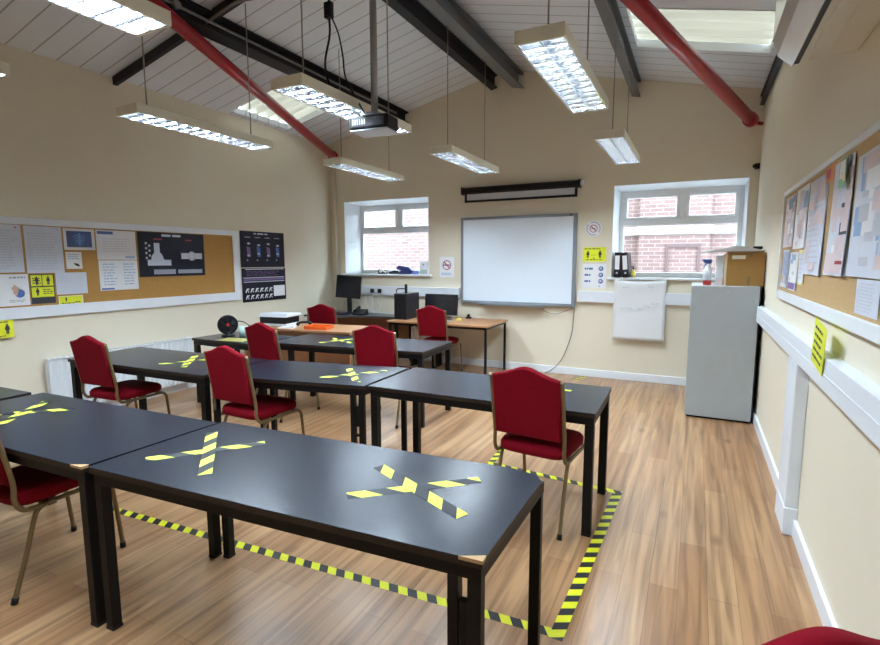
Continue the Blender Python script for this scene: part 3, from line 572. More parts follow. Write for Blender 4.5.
for i, z in enumerate((0.80, 0.54, 0.28)):
    mk += lines(0.10, 0.58 if i == 0 else 0.42, z-0.05, z+0.05, 1, 1, 22+i, 0.8)+disc(0.78, z, 0.10, 1, 0.95)+disc(0.77, z+0.01, 0.05, 2, 0.9)
Bs('symbol_sign', 'white sign with three rows of dark words and symbols, under the yellow sign', 'sign', -1.35, -1.045, 1.19, 1.505, [paper, ink_b, ink_l], mk+[(0.7, 0.75, 0.06, 0.1, 1)])

# whiteboard and screen
t = thing('whiteboard', 'large interactive whiteboard in a grey frame on the back wall', 'whiteboard', (-2.26, YB, 0.93))
hw, H = 0.832, 1.235
MB().box(-hw+0.035, hw-0.045, -0.05, -0.02, 0.04, H-0.035).build('writing_surface', board_w, t)
MB().box(-hw, -hw+0.037, -0.06, 0, 0, H).box(hw-0.047, hw, -0.06, 0, 0, H).box(-hw+0.037, hw-0.047, -0.06, 0, 0, 0.042).box(-hw+0.037, hw-0.047, -0.06, 0, H-0.037, H).build('frame', alu, t, bevel=0.006)
MB().box(-0.5, 0.43, -0.14, -0.06, -0.015, 0.012).box(-0.5, 0.43, -0.145, -0.135, 0.0, 0.03).build('pen_tray', alu, t, bevel=0.005)
pn = MB()
for x in (-0.35, -0.1, 0.15): pn.cyl((x, -0.1, 0.022), (x+0.13, -0.1, 0.022), 0.009, 10)
pn.build('pen', [dark_pl], t)
MB().box(0.74, 0.765, -0.063, -0.06, H-0.03, H-0.008).build('badge', dark_pl, t)
t = thing('projection_screen', 'black roll-up projection screen mounted above the whiteboard', 'screen', (-2.235, YB, 2.46))
MB().prism([(-0.10, 0.05), (-0.07, 0.03), (0.0, 0.03), (0.0, 0.12), (-0.07, 0.125), (-0.10, 0.10)], -0.82, 0.82, 'x').build('case', black_pl, t, bevel=0.006)
for x in (-0.84, 0.82): MB().box(x, x+0.02, -0.105, 0, 0.025, 0.13).build('end_cap', black_pl, t, bevel=0.006)
MB().box(-0.77, 0.77, -0.052, -0.048, -0.055, 0.04).build('screen_fabric', pm('grey_white_screen', (0.60, 0.64, 0.70), 0.6), t)
MB().box(-0.80, 0.80, -0.062, -0.04, -0.085, -0.055).box(-0.80, -0.765, -0.058, -0.046, -0.055, 0.04).box(0.765, 0.80, -0.058, -0.046, -0.055, 0.04).build('bottom_bar', black_pl, t, bevel=0.004)
MB().cyl((0.841, -0.06, 0.085), (0.875, -0.06, 0.085), 0.035, 16).build('end_knob', plastic_w, t)
t = MB().tube(smooth_path([(0, 0, 0), (0.0, -0.012, -0.12), (-0.02, -0.015, -0.36), (-0.10, -0.02, -0.62), (-0.17, -0.03, -0.76), (-0.28, -0.04, -0.88), (-0.36, -0.06, -0.917)]), 0.006, 8)
t.tube(smooth_path([(0, 0, 0), (-0.10, -0.02, -0.05), (-0.25, -0.02, -0.10), (-0.38, -0.02, -0.07), (-0.43, -0.02, -0.03)]), 0.004, 6)
tag(t.build('cable', cable_m, loc=(-1.44, YB-0.02, 0.925)), 'thin grey cable trailing from the whiteboard corner down to the floor', 'cable')

# right window: binders, bottle, flip-chart sheet
def binder(x, rot, label):
    t = thing('lever_arch_file', label, 'binder', (x, 6.93, W2[2]), 0, 'lever arch files on the right windowsill'); t.rotation_euler = (0, rot, R(-4))
    MB().box(-0.036, 0.036, -0.10, 0.14, 0, 0.315).build('cover', black_pl, t, bevel=0.004)
    MB().box(-0.028, 0.028, -0.1025, -0.10, 0.10, 0.275).build('spine_label', paper, t)
    MB().cyl((0, -0.101, 0.055), (0, -0.104, 0.055), 0.012, 14).build('finger_ring', silver, t)
binder(-0.90, R(0.5), 'black lever arch file with a pale spine label, left of the pair')
binder(-0.79, R(-5), 'black lever arch file leaning against its neighbour, right of the pair')
t = thing('spray_bottle', 'small yellow bottle beside the lever arch files on the sill', 'bottle', (-0.72, 6.93, W2[2]))
MB().lathe([(0.0, 0), (0.028, 0.002), (0.028, 0.075), (0.012, 0.095), (0.010, 0.105)], n=16).build('body', yellow_pl, t)
MB().cyl((0, 0, 0.10), (0, 0, 0.125), 0.012, 12).box(-0.03, 0.012, -0.008, 0.008, 0.125, 0.14).build('cap', dark_pl, t)
mb = MB(); nx, nz = 14, 16; vs = []
for j in range(nz+1):
    for i in range(nx+1):
        fx, fz = i/nx, j/nz; sag = (1-(2*fx-1)**2)
        z = 1.312-0.775*fz-0.025*sag*(1-fz)**8
        y = -0.060-0.012*sag*math.exp(-((fz-0.08)/0.10)**2)-0.010*math.sin(fx*3.0+fz*7)*fz*(1-fz)-0.012*fz
        vs.append((-0.305+0.61*fx, y, z-0.93))
nv = len(vs); q = [(j*(nx+1)+i, (j+1)*(nx+1)+i, (j+1)*(nx+1)+i+1, j*(nx+1)+i+1) for j in range(nz) for i in range(nx)]
mb.add(vs, q, 0, True); mb.add([(x, y+0.012, z) for x, y, z in vs], [f[::-1] for f in q], 0, True)
per = [i for i in range(nx+1)]+[j*(nx+1)+nx for j in range(1, nz+1)]+[nz*(nx+1)+i for i in range(nx-1, -1, -1)]+[j*(nx+1) for j in range(nz-1, 0, -1)]
b0 = len(mb.v)-2*nv
for a, b in zip(per, per[1:]+per[:1]): mb.f.append([b0+a, b0+b, b0+nv+b, b0+nv+a]); mb.m.append(0); mb.sm.append(False)
rr = random.Random(4)
def scrib(x, z, w_):
    n_ = int(w_/0.022)
    for k in range(n_):
        x0 = x+k*0.022; zz = z+rr.uniform(-0.006, 0.006)+0.006; 
        mb.add([(x0, -0.0905, zz), (x0+0.014, -0.0905, zz+rr.uniform(-0.012, 0.012)), (x0+0.015, -0.0905, zz+0.02), (x0+0.002, -0.0905, zz+0.014)], [(0, 1, 2, 3)], 1)
scrib(-0.2, 0.27, 0.1); scrib(0.1, 0.28, 0.12); scrib(-0.22, -0.0, 0.16); scrib(-0.02, 0.0, 0.10); scrib(0.06, 0.035, 0.08); scrib(0.15, 0.07, 0.1)
tag(mb.build('flip_chart_pad', [flip_m, ink_l], loc=(-0.625, YB, 0.93)), 'white flip-chart sheet hanging below the right windowsill, over the trunking', 'paper')

# left window sill clutter
sz = W1[2]
t = thing('sanitiser_dispenser', 'white dispenser box standing at the right end of the left windowsill', 'dispenser', (-3.72, 6.90, sz))
MB().box(-0.065, 0.065, -0.045, 0.045, 0.0, 0.20).build('body', plastic_w, t, bevel=0.012, seg=3)
MB().box(-0.06, 0.06, -0.047, -0.045, 0.02, 0.075).build('window_strip', clear_g, t); MB().cyl((0, -0.045, 0.15), (0, -0.048, 0.15), 0.01, 12).build('lock', dark_pl, t)
t = thing('desk_tool', 'dark navy desk tool lying beside the white dispenser on the left windowsill', 'tool', (-4.02, 6.93, sz))
MB().prism([(-0.19, 0.0), (0.05, 0.0), (0.10, 0.04), (0.02, 0.11), (-0.16, 0.135), (-0.20, 0.11), (-0.20, 0.07), (-0.12, 0.06)], -0.05, 0.05, 'y').build('body', blue_pl, t, bevel=0.006)
MB().box(0.055, 0.15, -0.04, 0.04, 0.0, 0.055).build('tray', blue_l, t, bevel=0.006)
t = thing('tape_dispenser', 'small black and white tape dispenser, leftmost thing on the left windowsill', 'tape dispenser', (-4.50, 6.93, sz))
MB().prism([(-0.08, 0), (0.07, 0), (0.08, 0.02), (0.03, 0.03), (-0.02, 0.075), (-0.07, 0.075), (-0.085, 0.04)], -0.03, 0.03, 'y').build('body', dark_pl, t, bevel=0.004)
MB().cyl((-0.025, -0.034, 0.045), (-0.025, 0.034, 0.045), 0.026, 18).build('tape_roll', paper, t)
t = thing('stapler', 'small dark stapler next to the tape dispenser on the left windowsill', 'stapler', (-4.30, 6.93, sz))
MB().box(-0.08, 0.08, -0.02, 0.02, 0, 0.014).build('base', dark_pl, t, bevel=0.003)
MB().prism([(-0.085, 0.016), (0.08, 0.016), (0.08, 0.05), (0.03, 0.06), (-0.085, 0.03)], -0.02, 0.02, 'y').build('arm', dark_pl, t, bevel=0.003)

# trunking sockets
t = thing('socket_outlet', 'double socket with two black plugs on the trunking behind the corner desk', 'socket', (-4.56, YB-0.055, 1.075))
MB().box(-0.20, 0.16, -0.008, 0, -0.045, 0.045).build('faceplate', plastic_w, t, bevel=0.003)
for x in (-0.08, 0.06):
    MB().box(x-0.03, x+0.03, -0.045, -0.008, -0.035, 0.03).build('plug', black_pl, t, bevel=0.008)
for k, (x, dx) in enumerate(((-0.08, 0.02), (0.06, -0.03))):
    MB().tube(smooth_path([(x, -0.03, -0.03), (x+dx, -0.05, -0.15), (x-dx, -0.04, -0.26), (x+dx*1.5, -0.08, -0.333), (x-0.2, -0.12, -0.338)]), 0.006, 8).build('flex', cable_w, t)

# ---------------------------------------------------------------- tables
TH = 0.72
def table(label, nl, nr, depth, top_poly=None, pair=False, skew=0.0, group=None, panel=False, leg=0.045, chip=True):
    nl = Vector((*nl, 0)); nr = Vector((*nr, 0)); L = (nr-nl).length; rz = math.atan2((nr-nl).y, (nr-nl).x)
    t = thing('classroom_table', label, 'table', nl, rz, group); D = depth
    k = skew
    pl = top_poly(L, D, k) if top_poly else [(0.004, 0), (L-0.004, 0), (L-0.004+k, D), (0.004+k, D)]
    MB().prism(pl, TH-0.004, TH, 'z').build('tabletop', table_top_m, t)
    ed = MB().prism(pl, TH-0.026, TH-0.0041, 'z'); ed.build('tabletop_edge', table_edge_m, t)
    if chip:
        MB().prism([(L-0.075, -0.002), (L-0.002, -0.002), (L-0.002, 0.03)], TH-0.010, TH+0.0012, 'z').build('chipped_corner', worn_wood, t)
    i = 0.012; zt = TH-0.0265
    ap = lambda x0, x1, y0, y1: [(x0+k*y0/D, y0, zt-0.045), (x1+k*y0/D, y0, zt-0.045), (x1+k*y1/D, y1, zt-0.045), (x0+k*y1/D, y1, zt-0.045), (x0+k*y0/D, y0, zt), (x1+k*y0/D, y0, zt), (x1+k*y1/D, y1, zt), (x0+k*y1/D, y1, zt)]
    MB().hexa(ap(i, L-i, i, i+0.03)).hexa(ap(i, L-i, D-i-0.03, D-i)).hexa(ap(i, i+0.03, i+0.03, D-i-0.03)).hexa(ap(L-i-0.03, L-i, i+0.03, D-i-0.03)).build('apron', black_frame, t)
    zl = zt-0.0455
    for (x, y) in ((i, i), (L-i-leg, i), (i+k*0.95, D-i-leg), (L-i-leg+k*0.95, D-i-leg)):
        lg = MB().box(x, x+leg, y, y+leg, 0.012, zl).build('leg', black_frame, t, bevel=0.003)
        MB().box(x-0.001, x+leg+0.001, y-0.001, y+leg+0.001, 0, 0.012).build('foot_cap', black_pl, lg)
    if pair:
        x = L-i-leg-0.062
        lg = MB().box(x, x+0.034, i, i+leg, 0.012, zl).build('leg', black_frame, t, bevel=0.003)
        MB().box(x-0.001, x+0.035, i-0.001, i+leg+0.001, 0, 0.012).build('foot_cap', black_pl, lg)
        MB().box(x+0.036, x+0.06, i+0.006, i+0.03, zl-0.22, zl-0.08).box(x+0.036, x+0.06, i+0.006, i+0.03, zl-0.29, zl-0.275).build('linking_bracket', black_frame, t)
    return t
cut = lambda L, D, k: [(0.004, 0), (L-0.004, 0), (L-0.004+k*0.88, D-0.075), (L-0.035+k*0.95, D-0.03), (L-0.14+k, D), (0.004+k, D)]
table('nearest black table, with two yellow tape crosses and a clipped far corner', (-2.17, 1.128), (-0.485, 1.235), 0.655, cut, True, 0.05, leg=0.042)
table('black table in the nearest row, joined to the left end of the nearest table', (-3.70, 1.045), (-2.185, 1.115), 0.645, None, False, 0.05)
table('black table end showing at the left edge, last of the nearest row', (-5.20, 0.98), (-3.72, 1.04), 0.62, chip=False)
table('black table in the second row, with the bare top behind a pulled-out red chair', (-1.925, 2.755), (-0.445, 2.778), 0.655, leg=0.05, chip=False)
table('black table in the middle of the second row, tape cross near its right end', (-3.15, 2.50), (-1.94, 2.735), 0.63, None, True, 0.10, leg=0.038, chip=False)
table('black table at the left of the second row, its end towards the radiator', (-4.78, 2.40), (-3.17, 2.475), 0.66, leg=0.05, chip=False)
table('black table in the third row, nearest the wooden computer desk, with a tape cross', (-3.90, 3.815), (-2.19, 4.02), 0.68, None, False, 0.06, leg=0.05, chip=False)
table('short black table in the third row, holding the black fan', (-4.86, 3.67), (-3.935, 3.66), 0.60, leg=0.05, chip=False)

def table_surface_cross(label, a0, a1, b0, b1, z=TH):
    a0, a1, b0, b1 = [Vector((*p, 0)) for p in (a0, a1, b0, b1)]; c = (a0+a1+b0+b1)/4
    t = thing('tape_cross', label, 'tape mark', (c.x, c.y, z))
    for k, (p, q) in enumerate(((a0, a1), (b0, b1))):
        d = q-p; L = d.length; m = (p+q)/2-c; th = 0.0006+0.0006*k
        MB().box(-L/2, L/2, -0.026, 0.026, 0, th).build('tape_strip', haz2_m, t, loc=(m.x, m.y, 0.0002), rot=(0, 0, math.atan2(d.y, d.x)))
table_surface_cross('yellow tape cross on the nearest table, towards its left end', (-2.035, 1.281), (-1.729, 1.651), (-2.07, 1.643), (-1.678, 1.289))
table_surface_cross('yellow tape cross on the nearest table, towards its clipped right end', (-1.067, 1.388), (-0.695, 1.722), (-1.111, 1.658), (-0.642, 1.437))
table_surface_cross('yellow tape cross on the table joined left of the nearest table', (-3.406, 1.298), (-3.103, 1.574), (-3.148, 1.236), (-3.422, 1.589))
table_surface_cross('yellow tape cross on the middle table of the second row', (-2.364, 2.797), (-2.06, 3.206), (-2.363, 3.137), (-2.046, 2.802))
table_surface_cross('yellow tape cross on the left table of the second row', (-3.86, 2.60), (-3.60, 2.99), (-3.909, 2.98), (-3.571, 2.605))
table_surface_cross('yellow tape cross on the third-row table, left of a red chair back', (-3.40, 4.03), (-3.24, 4.43), (-3.479, 4.331), (-3.009, 4.118))
tag(MB().add([(-0.025, -0.012, 0.0008), (0.02, -0.016, 0.0008), (0.028, 0.012, 0.0008), (-0.018, 0.014, 0.0008), (-0.025, -0.012, 0), (0.02, -0.016, 0), (0.028, 0.012, 0), (-0.018, 0.014, 0)], [(0, 1, 2, 3), (0, 4, 5, 1), (1, 5, 6, 2), (2, 6, 7, 3), (3, 7, 4, 0)]).build('tape_scrap', yellow_s, loc=(-0.70, 3.22, TH+0.0002)), 'single tiny scrap of yellow tape on the bare right table of the second row', 'tape mark')

# floor tapes
def floor_tape(label, p, q, w_=0.05, z=0.0003):
    p = Vector((*p, 0)); q = Vector((*q, 0)); d = q-p; m = (p+q)/2
    tag(MB().box(-d.length/2, d.length/2, -w_/2, w_/2, 0, 0.0008).build('floor_tape', haz_m, loc=(m.x, m.y, z), rot=(0, 0, math.atan2(d.y, d.x))), label, 'tape mark')
floor_tape('long hazard tape on the floor running under the nearest table', (-3.25, 1.785), (-0.42, 1.965))
floor_tape('hazard tape on the floor running back along the gangway from the nearest table corner', (-0.44, 1.93), (-0.395, 3.45), 0.058, 0.0012)
floor_tape('hazard tape on the floor crossing below the pulled-out red chair', (-0.37, 3.44), (-1.36, 3.53), 0.05, 0.0021)
floor_tape('short hazard tape on the floor behind the left leg of the pulled-out red chair', (-1.34, 3.56), (-1.36, 3.95), 0.05)
floor_tape('tiny hazard tape patch on the floor near the back wall skirting', (-1.34, 6.60), (-1.27, 6.84), 0.06)

# ---------------------------------------------------------------- chairs
CZ = 1.05
class MBz(MB):
    def build(s, *a, **k):
        s.v = [(x, y, z*CZ) for x, y, z in s.v]; return MB.build(s, *a, **k)
def make_chair(label, loc, rz, MB=MBz):
    t = thing('banquet_chair', label, 'chair', loc, rz, 'red banquet chairs')
    # seat cushion: domed
    mb = MB(); n = 12; vs = []
    def outline(k, inset):
        a = 2*PI*k/40; cx = math.copysign(abs(math.cos(a))**0.38, math.cos(a)); cy = math.copysign(abs(math.sin(a))**0.38, math.sin(a))
        return ((0.215-inset)*cx, (0.215-inset)*cy)
    prof = [(0.012, 0.405), (0.0, 0.415), (0.0, 0.445), (0.012, 0.462), (0.05, 0.474), (0.11, 0.480), (0.205, 0.482)]
    for ins, z in prof: vs += [(*outline(k, ins), z) for k in range(40)]
    mb.add(vs, [(r_*40+k, r_*40+(k+1) % 40, (r_+1)*40+(k+1) % 40, (r_+1)*40+k) for r_ in range(len(prof)-1) for k in range(40)], 0, True)
    mb.add([(*outline(k, 0.012), 0.405) for k in range(40)], [tuple(range(40))[::-1]]); mb.add([(*outline(k, 0.205), 0.482) for k in range(40)], [tuple(range(40))])
    mb.build('seat', fabric, t)
    # back cushion, crowned top
    def backy(z): return -0.222-0.075*(z-0.52)/0.42
    N = 24; rows = []
    top = lambda x: 0.872+0.046*math.exp(-(x/0.10)**2)-0.012*(abs(x)/0.2)**4
    mb = MB(); vs = []; ns = 7
    lay = [(-0.034, 0.012), (-0.041, 0.004), (-0.041, 0.0), (0.0, 0.0)]
    lay = [(0.022, 0.010), (0.016, 0.0), (-0.014, 0.0), (-0.022, 0.010)]
    def loop(y_off, ins):
        L = []
        for i in range(N+1):
            x = -0.200+ins+(0.400-2*ins)*i/N; z = top(x)-ins; L.append((x, backy(z)+y_off, z))
        L.append((0.200-ins, backy(0.52+ins)+y_off, 0.52+ins)); 
        for i in range(1, 6): L.append((0.200-ins-(0.4-2*ins)*i/6, backy(0.52+ins)+y_off, 0.52+ins))
        L.append((-0.200+ins, backy(0.52+ins)+y_off, 0.52+ins)); return L
    loops = [loop(a, b) for a, b in lay]; k = len(loops[0])
    for L in loops: vs += L
    mb.add(vs, [(r_*k+i, (r_+1)*k+i, (r_+1)*k+(i+1) % k, r_*k+(i+1) % k) for r_ in range(3) for i in range(k)], 0, True)
    for L, flip in ((loops[0], False), (loops[3], True)):
        # fan strips between top edge and bottom edge
        tops = L[:N+1]; y0 = L[N+1]; bots = [(p[0], L[N+1][1], L[N+1][2]) for p in tops]
        fv = tops+bots; ff = [(i, i+1, N+2+i, N+1+i) for i in range(N)]
        if flip: ff = [f[::-1] for f in ff]
        mb.add(fv, ff, 0, True)
    mb.build('backrest', fabric, t)
    for s in (-1, 1):
        x = s*0.213
        up = smooth_path([(x, backy(0.86)-0.002, 0.860), (x, backy(0.7), 0.70), (x, backy(0.53), 0.53), (x, -0.225, 0.455), (x, -0.205, 0.41), (x, -0.165, 0.392), (x, -0.05, 0.392), (x, 0.10, 0.392)], 5)
        MB().tube(up, 0.0115, 8).build('back_post', gold, t)
        fl_ = MB().tube(smooth_path([(x, 0.10, 0.392), (x, 0.17, 0.390), (x, 0.205, 0.365), (x, 0.215, 0.32), (x, 0.232, 0.16), (x, 0.245, 0.012)], 5), 0.0115, 8).build('leg', gold, t)
        MB().cyl((x, 0.245, 0.0), (x, 0.244, 0.028), 0.0145, 10).build('foot_cap', black_pl, fl_)
        rl = MB().tube(smooth_path([(x*0.97, -0.08, 0.392), (x*0.97, -0.13, 0.375), (x*0.97, -0.155, 0.33), (x*0.98, -0.21, 0.16), (x, -0.265, 0.012)], 5), 0.0115, 8).build('leg', gold, t)
        MB().cyl((x, -0.267, 0.0), (x, -0.259, 0.028), 0.0145, 10).build('foot_cap', black_pl, rl)
    MB().tube([(-0.205, 0.19, 0.385), (0.205, 0.19, 0.385)], 0.010, 8).tube([(-0.205, -0.10, 0.392), (0.205, -0.10, 0.392)], 0.010, 8).build('cross_rail', gold, t)
    return t
ch = make_chair('red banquet chair pulled out alone at the right table of the second row', (-0.79, 2.975, 0), R(-6))
G = 'red banquet chairs'
dup(ch, (-4.315, 2.60, 0), R(3), 'red banquet chair at the left table of the second row, before the radiator')
dup(ch, (-2.905, 2.74, 0), R(-2), 'red banquet chair at the middle table of the second row')
dup(ch, (-3.70, 3.84, 0), R(-4), 'red banquet chair at the third row, just right of the black fan')
dup(ch, (-2.66, 4.15, 0), R(7), 'red banquet chair at the third row, in front of the computer tower')
dup(ch, (-4.62, 5.76, 0), R(9), 'red banquet chair at the corner desk, below the tilted monitor')
dup(ch, (-3.10, 6.19, 0), R(0), 'red banquet chair at the wooden computer desk')
dup(ch, (-2.92, 1.30, 0), R(3), 'red banquet chair cut by the left edge, at the nearest row of tables')
dup(ch, (0.052, 1.178, 0), R(33), 'red banquet chair of which only the back top shows at the bottom right edge')

# ---------------------------------------------------------------- brown table, desks
t = thing('wooden_desk', 'brown wooden desk with a panelled front, behind the third row', 'desk', (-5.15, 4.602, 0), R(6))
L, D = 1.59, 0.62
MB().box(0, L, 0, D, TH-0.028, TH).build('desktop', desk_wood, t, bevel=0.004)
MB().box(0.05, L-0.05, 0.08, 0.10, 0.22, TH-0.03).build('modesty_panel', desk_panel, t)
for x in (0.02, L-0.07):
    for y in (0.02, D-0.07): MB().box(x, x+0.05, y, y+0.05, 0, TH-0.029).build('leg', desk_panel, t, bevel=0.003)
t = thing('computer_desk', 'light brown computer desk on thin black legs against the back wall', 'desk', (-3.84, 5.99, 0), R(0.5))
L, D = 1.50, 0.82
MB().box(0, L, 0, D, TH-0.026, TH).build('desktop', desk_wood, t, bevel=0.004)
MB().box(0.02, L-0.02, 0.02, 0.045, TH-0.056, TH-0.0265).box(0.02, L-0.02, D-0.045, D-0.02, TH-0.056, TH-0.0265).box(0.02, 0.045, 0.045, D-0.045, TH-0.056, TH-0.0265).box(L-0.045, L-0.02, 0.045, D-0.045, TH-0.056, TH-0.0265).build('apron', black_frame, t)
for x in (0.02, L-0.048):
    for y in (0.02, D-0.048): MB().box(x, x+0.028, y, y+0.028, 0, TH-0.057).build('leg', black_frame, t)
t = thing('corner_desk', 'dark grey corner desk with a curved front, in the back left corner', 'desk', (-5.44, 6.87, 0))
arc = [(1.57, 0.0), (1.57, -0.46)]+[(1.57-0.95*math.sin(a)*1.0, -0.46-0.30*(1-math.cos(a))) for a in [R(q) for q in range(15, 91, 15)]]+[(0.02, -0.80), (0.02, 0.0)]
MB().prism(arc[::-1], TH-0.028, TH, 'z').build('desktop', desk_grey, t, bevel=0.004)
MB().box(0.08, 1.55, -0.06, -0.04, 0.25, TH-0.03).build('back_panel', desk_panel, t)
for x, y in ((0.05, -0.10), (1.50, -0.10), (0.05, -0.75), (1.46, -0.46)): MB().box(x, x+0.045, y, y+0.045, 0, TH-0.029).build('leg', black_frame, t)
# monitor 1
t = thing('monitor', 'black tilted computer monitor on the corner desk, below the left window', 'monitor', (-4.93, 6.58, TH), R(8))
MB().lathe([(0, 0), (0.12, 0), (0.12, 0.012), (0.03, 0.02)], n=24).build('base', black_pl, t)
MB().box(-0.035, 0.035, 0.0, 0.04, 0.015, 0.34).build('stand', black_pl, t, bevel=0.006)
mm = MB().box(-0.215, 0.215, -0.03, 0.01, 0.0, 0.36).build('casing', black_pl, t, bevel=0.006, loc=(0, -0.02, 0.24), rot=(R(-6), R(3), 0))
MB().box(-0.198, 0.198, -0.0315, -0.03, 0.018, 0.343).build('screen', screen_m, mm)
t = thing('keyboard', 'black keyboard lying in front of the tilted monitor', 'keyboard', (-5.0, 6.32, TH), R(8))
MB().hexa([(-0.21, -0.07, 0), (0.21, -0.07, 0), (0.21, 0.07, 0), (-0.21, 0.07, 0), (-0.21, -0.07, 0.014), (0.21, -0.07, 0.014), (0.21, 0.07, 0.028), (-0.21, 0.07, 0.028)]).build('case', black_pl, t, bevel=0.003)
kk = MB()
for r_ in range(5):
    for c_ in range(16):
        x = -0.2+0.0252*c_; y = -0.06+0.0245*r_; z = 0.0145+0.1*(y+0.07)
        kk.box(x, x+0.021, y, y+0.019, z, z+0.006)
kk.build('keys', dark_pl, t)
t = thing('desk_phone', 'dark telephone at the right of the tilted monitor on the corner desk', 'telephone', (-4.62, 6.45, TH), R(10))
MB().hexa([(-0.09, -0.10, 0), (0.09, -0.10, 0), (0.09, 0.10, 0), (-0.09, 0.10, 0), (-0.09, -0.10, 0.02), (0.09, -0.10, 0.02), (0.09, 0.10, 0.08), (-0.09, 0.10, 0.08)]).build('body', black_pl, t, bevel=0.006)
MB().tube(smooth_path([(-0.055, -0.09, 0.06), (-0.055, -0.05, 0.075), (-0.055, 0.05, 0.105), (-0.055, 0.09, 0.105)]), [0.024]*4+[0.016]*11+[0.024]*4, 10).build('handset', black_pl, t)
cm = MB()
for pts in ([(-5.15, 6.80, 0.98), (-5.2, 6.75, 0.83), (-5.12, 6.7, 0.74), (-4.95, 6.72, 0.733)], [(-4.86, 6.72, 0.95), (-4.80, 6.74, 0.82), (-4.70, 6.76, 0.74), (-4.5, 6.74, 0.732), (-4.3, 6.72, 0.732)], [(-4.75, 6.78, 0.99), (-4.72, 6.76, 0.86), (-4.6, 6.74, 0.74), (-4.42, 6.70, 0.732), (-4.1, 6.68, 0.732)], [(-4.66, 6.79, 0.98), (-4.58, 6.75, 0.84), (-4.64, 6.7, 0.74), (-4.5, 6.64, 0.732)]):
    cm.tube(smooth_path([(x+4.8, y-6.75, z-TH) for x, y, z in pts]), 0.0055, 6)
tag(cm.build('cable_tangle', cable_w, loc=(-4.8, 6.75, TH)), 'tangle of pale cables behind the tilted monitor on the corner desk', 'cable')
# tower + headphones bracket
t = thing('computer_tower', 'black computer tower standing on the left end of the wooden computer desk', 'computer', (-3.73, 6.36, TH), R(2))
MB().box(-0.10, 0.10, -0.20, 0.20, 0.0, 0.37).build('case', dark_pl, t, bevel=0.008)
MB().box(-0.095, 0.095, -0.204, -0.20, 0.01, 0.36).box(-0.08, 0.08, -0.208, -0.204, 0.26, 0.30).box(-0.08, 0.08, -0.208, -0.204, 0.31, 0.345).build('front_panel', black_pl, t, bevel=0.002)
t2 = thing('headset', 'black headset laid over the top of the computer tower', 'headset', (-3.73, 6.22, TH+0.37), R(2))
MB().tube(smooth_path([(-0.085, 0, 0.0), (-0.08, 0.0, 0.05), (-0.03, 0.0, 0.065), (0.06, 0, 0.065)]), 0.008, 8).build('headband', black_pl, t2)
MB().box(0.055, 0.085, -0.02, 0.02, 0.0, 0.13).build('microphone_arm', black_pl, t2, bevel=0.006)
# monitor 2
t = thing('monitor', 'black computer monitor behind the red chair at the wooden computer desk', 'monitor', (-3.30, 6.62, TH), R(0))
MB().box(-0.12, 0.12, -0.08, 0.08, 0, 0.014).build('base', black_pl, t, bevel=0.004)
MB().box(-0.03, 0.03, 0.0, 0.03, 0.014, 0.16).build('stand', black_pl, t)
mm = MB().box(-0.26, 0.26, -0.025, 0.015, 0, 0.30).build('casing', black_pl, t, bevel=0.005, loc=(0, -0.01, 0.045), rot=(R(-4), 0, 0))
MB().box(-0.245, 0.245, -0.0265, -0.025, 0.018, 0.285).build('screen', screen_m, mm)
t = thing('keyboard', 'silver keyboard in front of the monitor on the wooden computer desk', 'keyboard', (-3.18, 6.32, TH), R(0))
MB().box(-0.2, 0.2, -0.065, 0.065, 0, 0.016).build('case', silver, t, bevel=0.003)
kk = MB()
for r_ in range(5):
    for c_ in range(15): kk.box(-0.19+0.0252*c_, -0.169+0.0252*c_, -0.055+0.0225*r_, -0.037+0.0225*r_, 0.0162, 0.021)
kk.build('keys', dark_pl, t)
t = thing('mouse', 'pale yellow computer mouse on the wooden computer desk', 'mouse', (-2.92, 6.40, TH), R(20))
MB().prism([(-0.035, 0), (0.035, 0), (0.036, 0.012), (0.025, 0.03), (0.0, 0.036), (-0.025, 0.03), (-0.036, 0.012)], -0.06, 0.06, 'y', smooth=True).build('body', yellow_pl, t, bevel=0.006)
t = thing('webcam', 'tiny black webcam at the back of the wooden computer desk', 'webcam', (-2.90, 6.70, TH), R(10))
MB().box(-0.04, 0.04, -0.025, 0.025, 0, 0.025).cyl((0, -0.02, 0.045), (0, 0.02, 0.045), 0.022, 14).build('body', black_pl, t, bevel=0.003)
# papers on shelf below the desk's left end
rr = random.Random(9)
for i in range(6):
    x = -3.685+0.045*i; hgt = rr.uniform(0.24, 0.34)
    tag(MB().box(-0.018, 0.018, -0.12, 0.12, 0, hgt).box(-0.016, 0.016, -0.1215, -0.12, hgt*0.3, hgt*0.8, 1).build('box_file', [[paper_b, paper_c, plastic_w, ink_l, paper, paper_p][i], paper], loc=(x, 6.55, 0.30), bevel=0.003), 'slim file standing upright under the left end of the wooden computer desk', 'file', 'files under the computer desk')
t = thing('file_shelf', 'low black shelf of files under the wooden computer desk', 'shelf', (-3.53, 6.55, 0))
MB().box(-0.18, 0.20, -0.14, 0.14, 0.275, 0.30).build('shelf_board', black_frame, t)
MB().box(-0.18, -0.155, -0.14, 0.14, 0, 0.275).build('side_panel', black_frame, t); MB().box(0.175, 0.20, -0.14, 0.14, 0, 0.275).build('side_panel', black_frame, t)

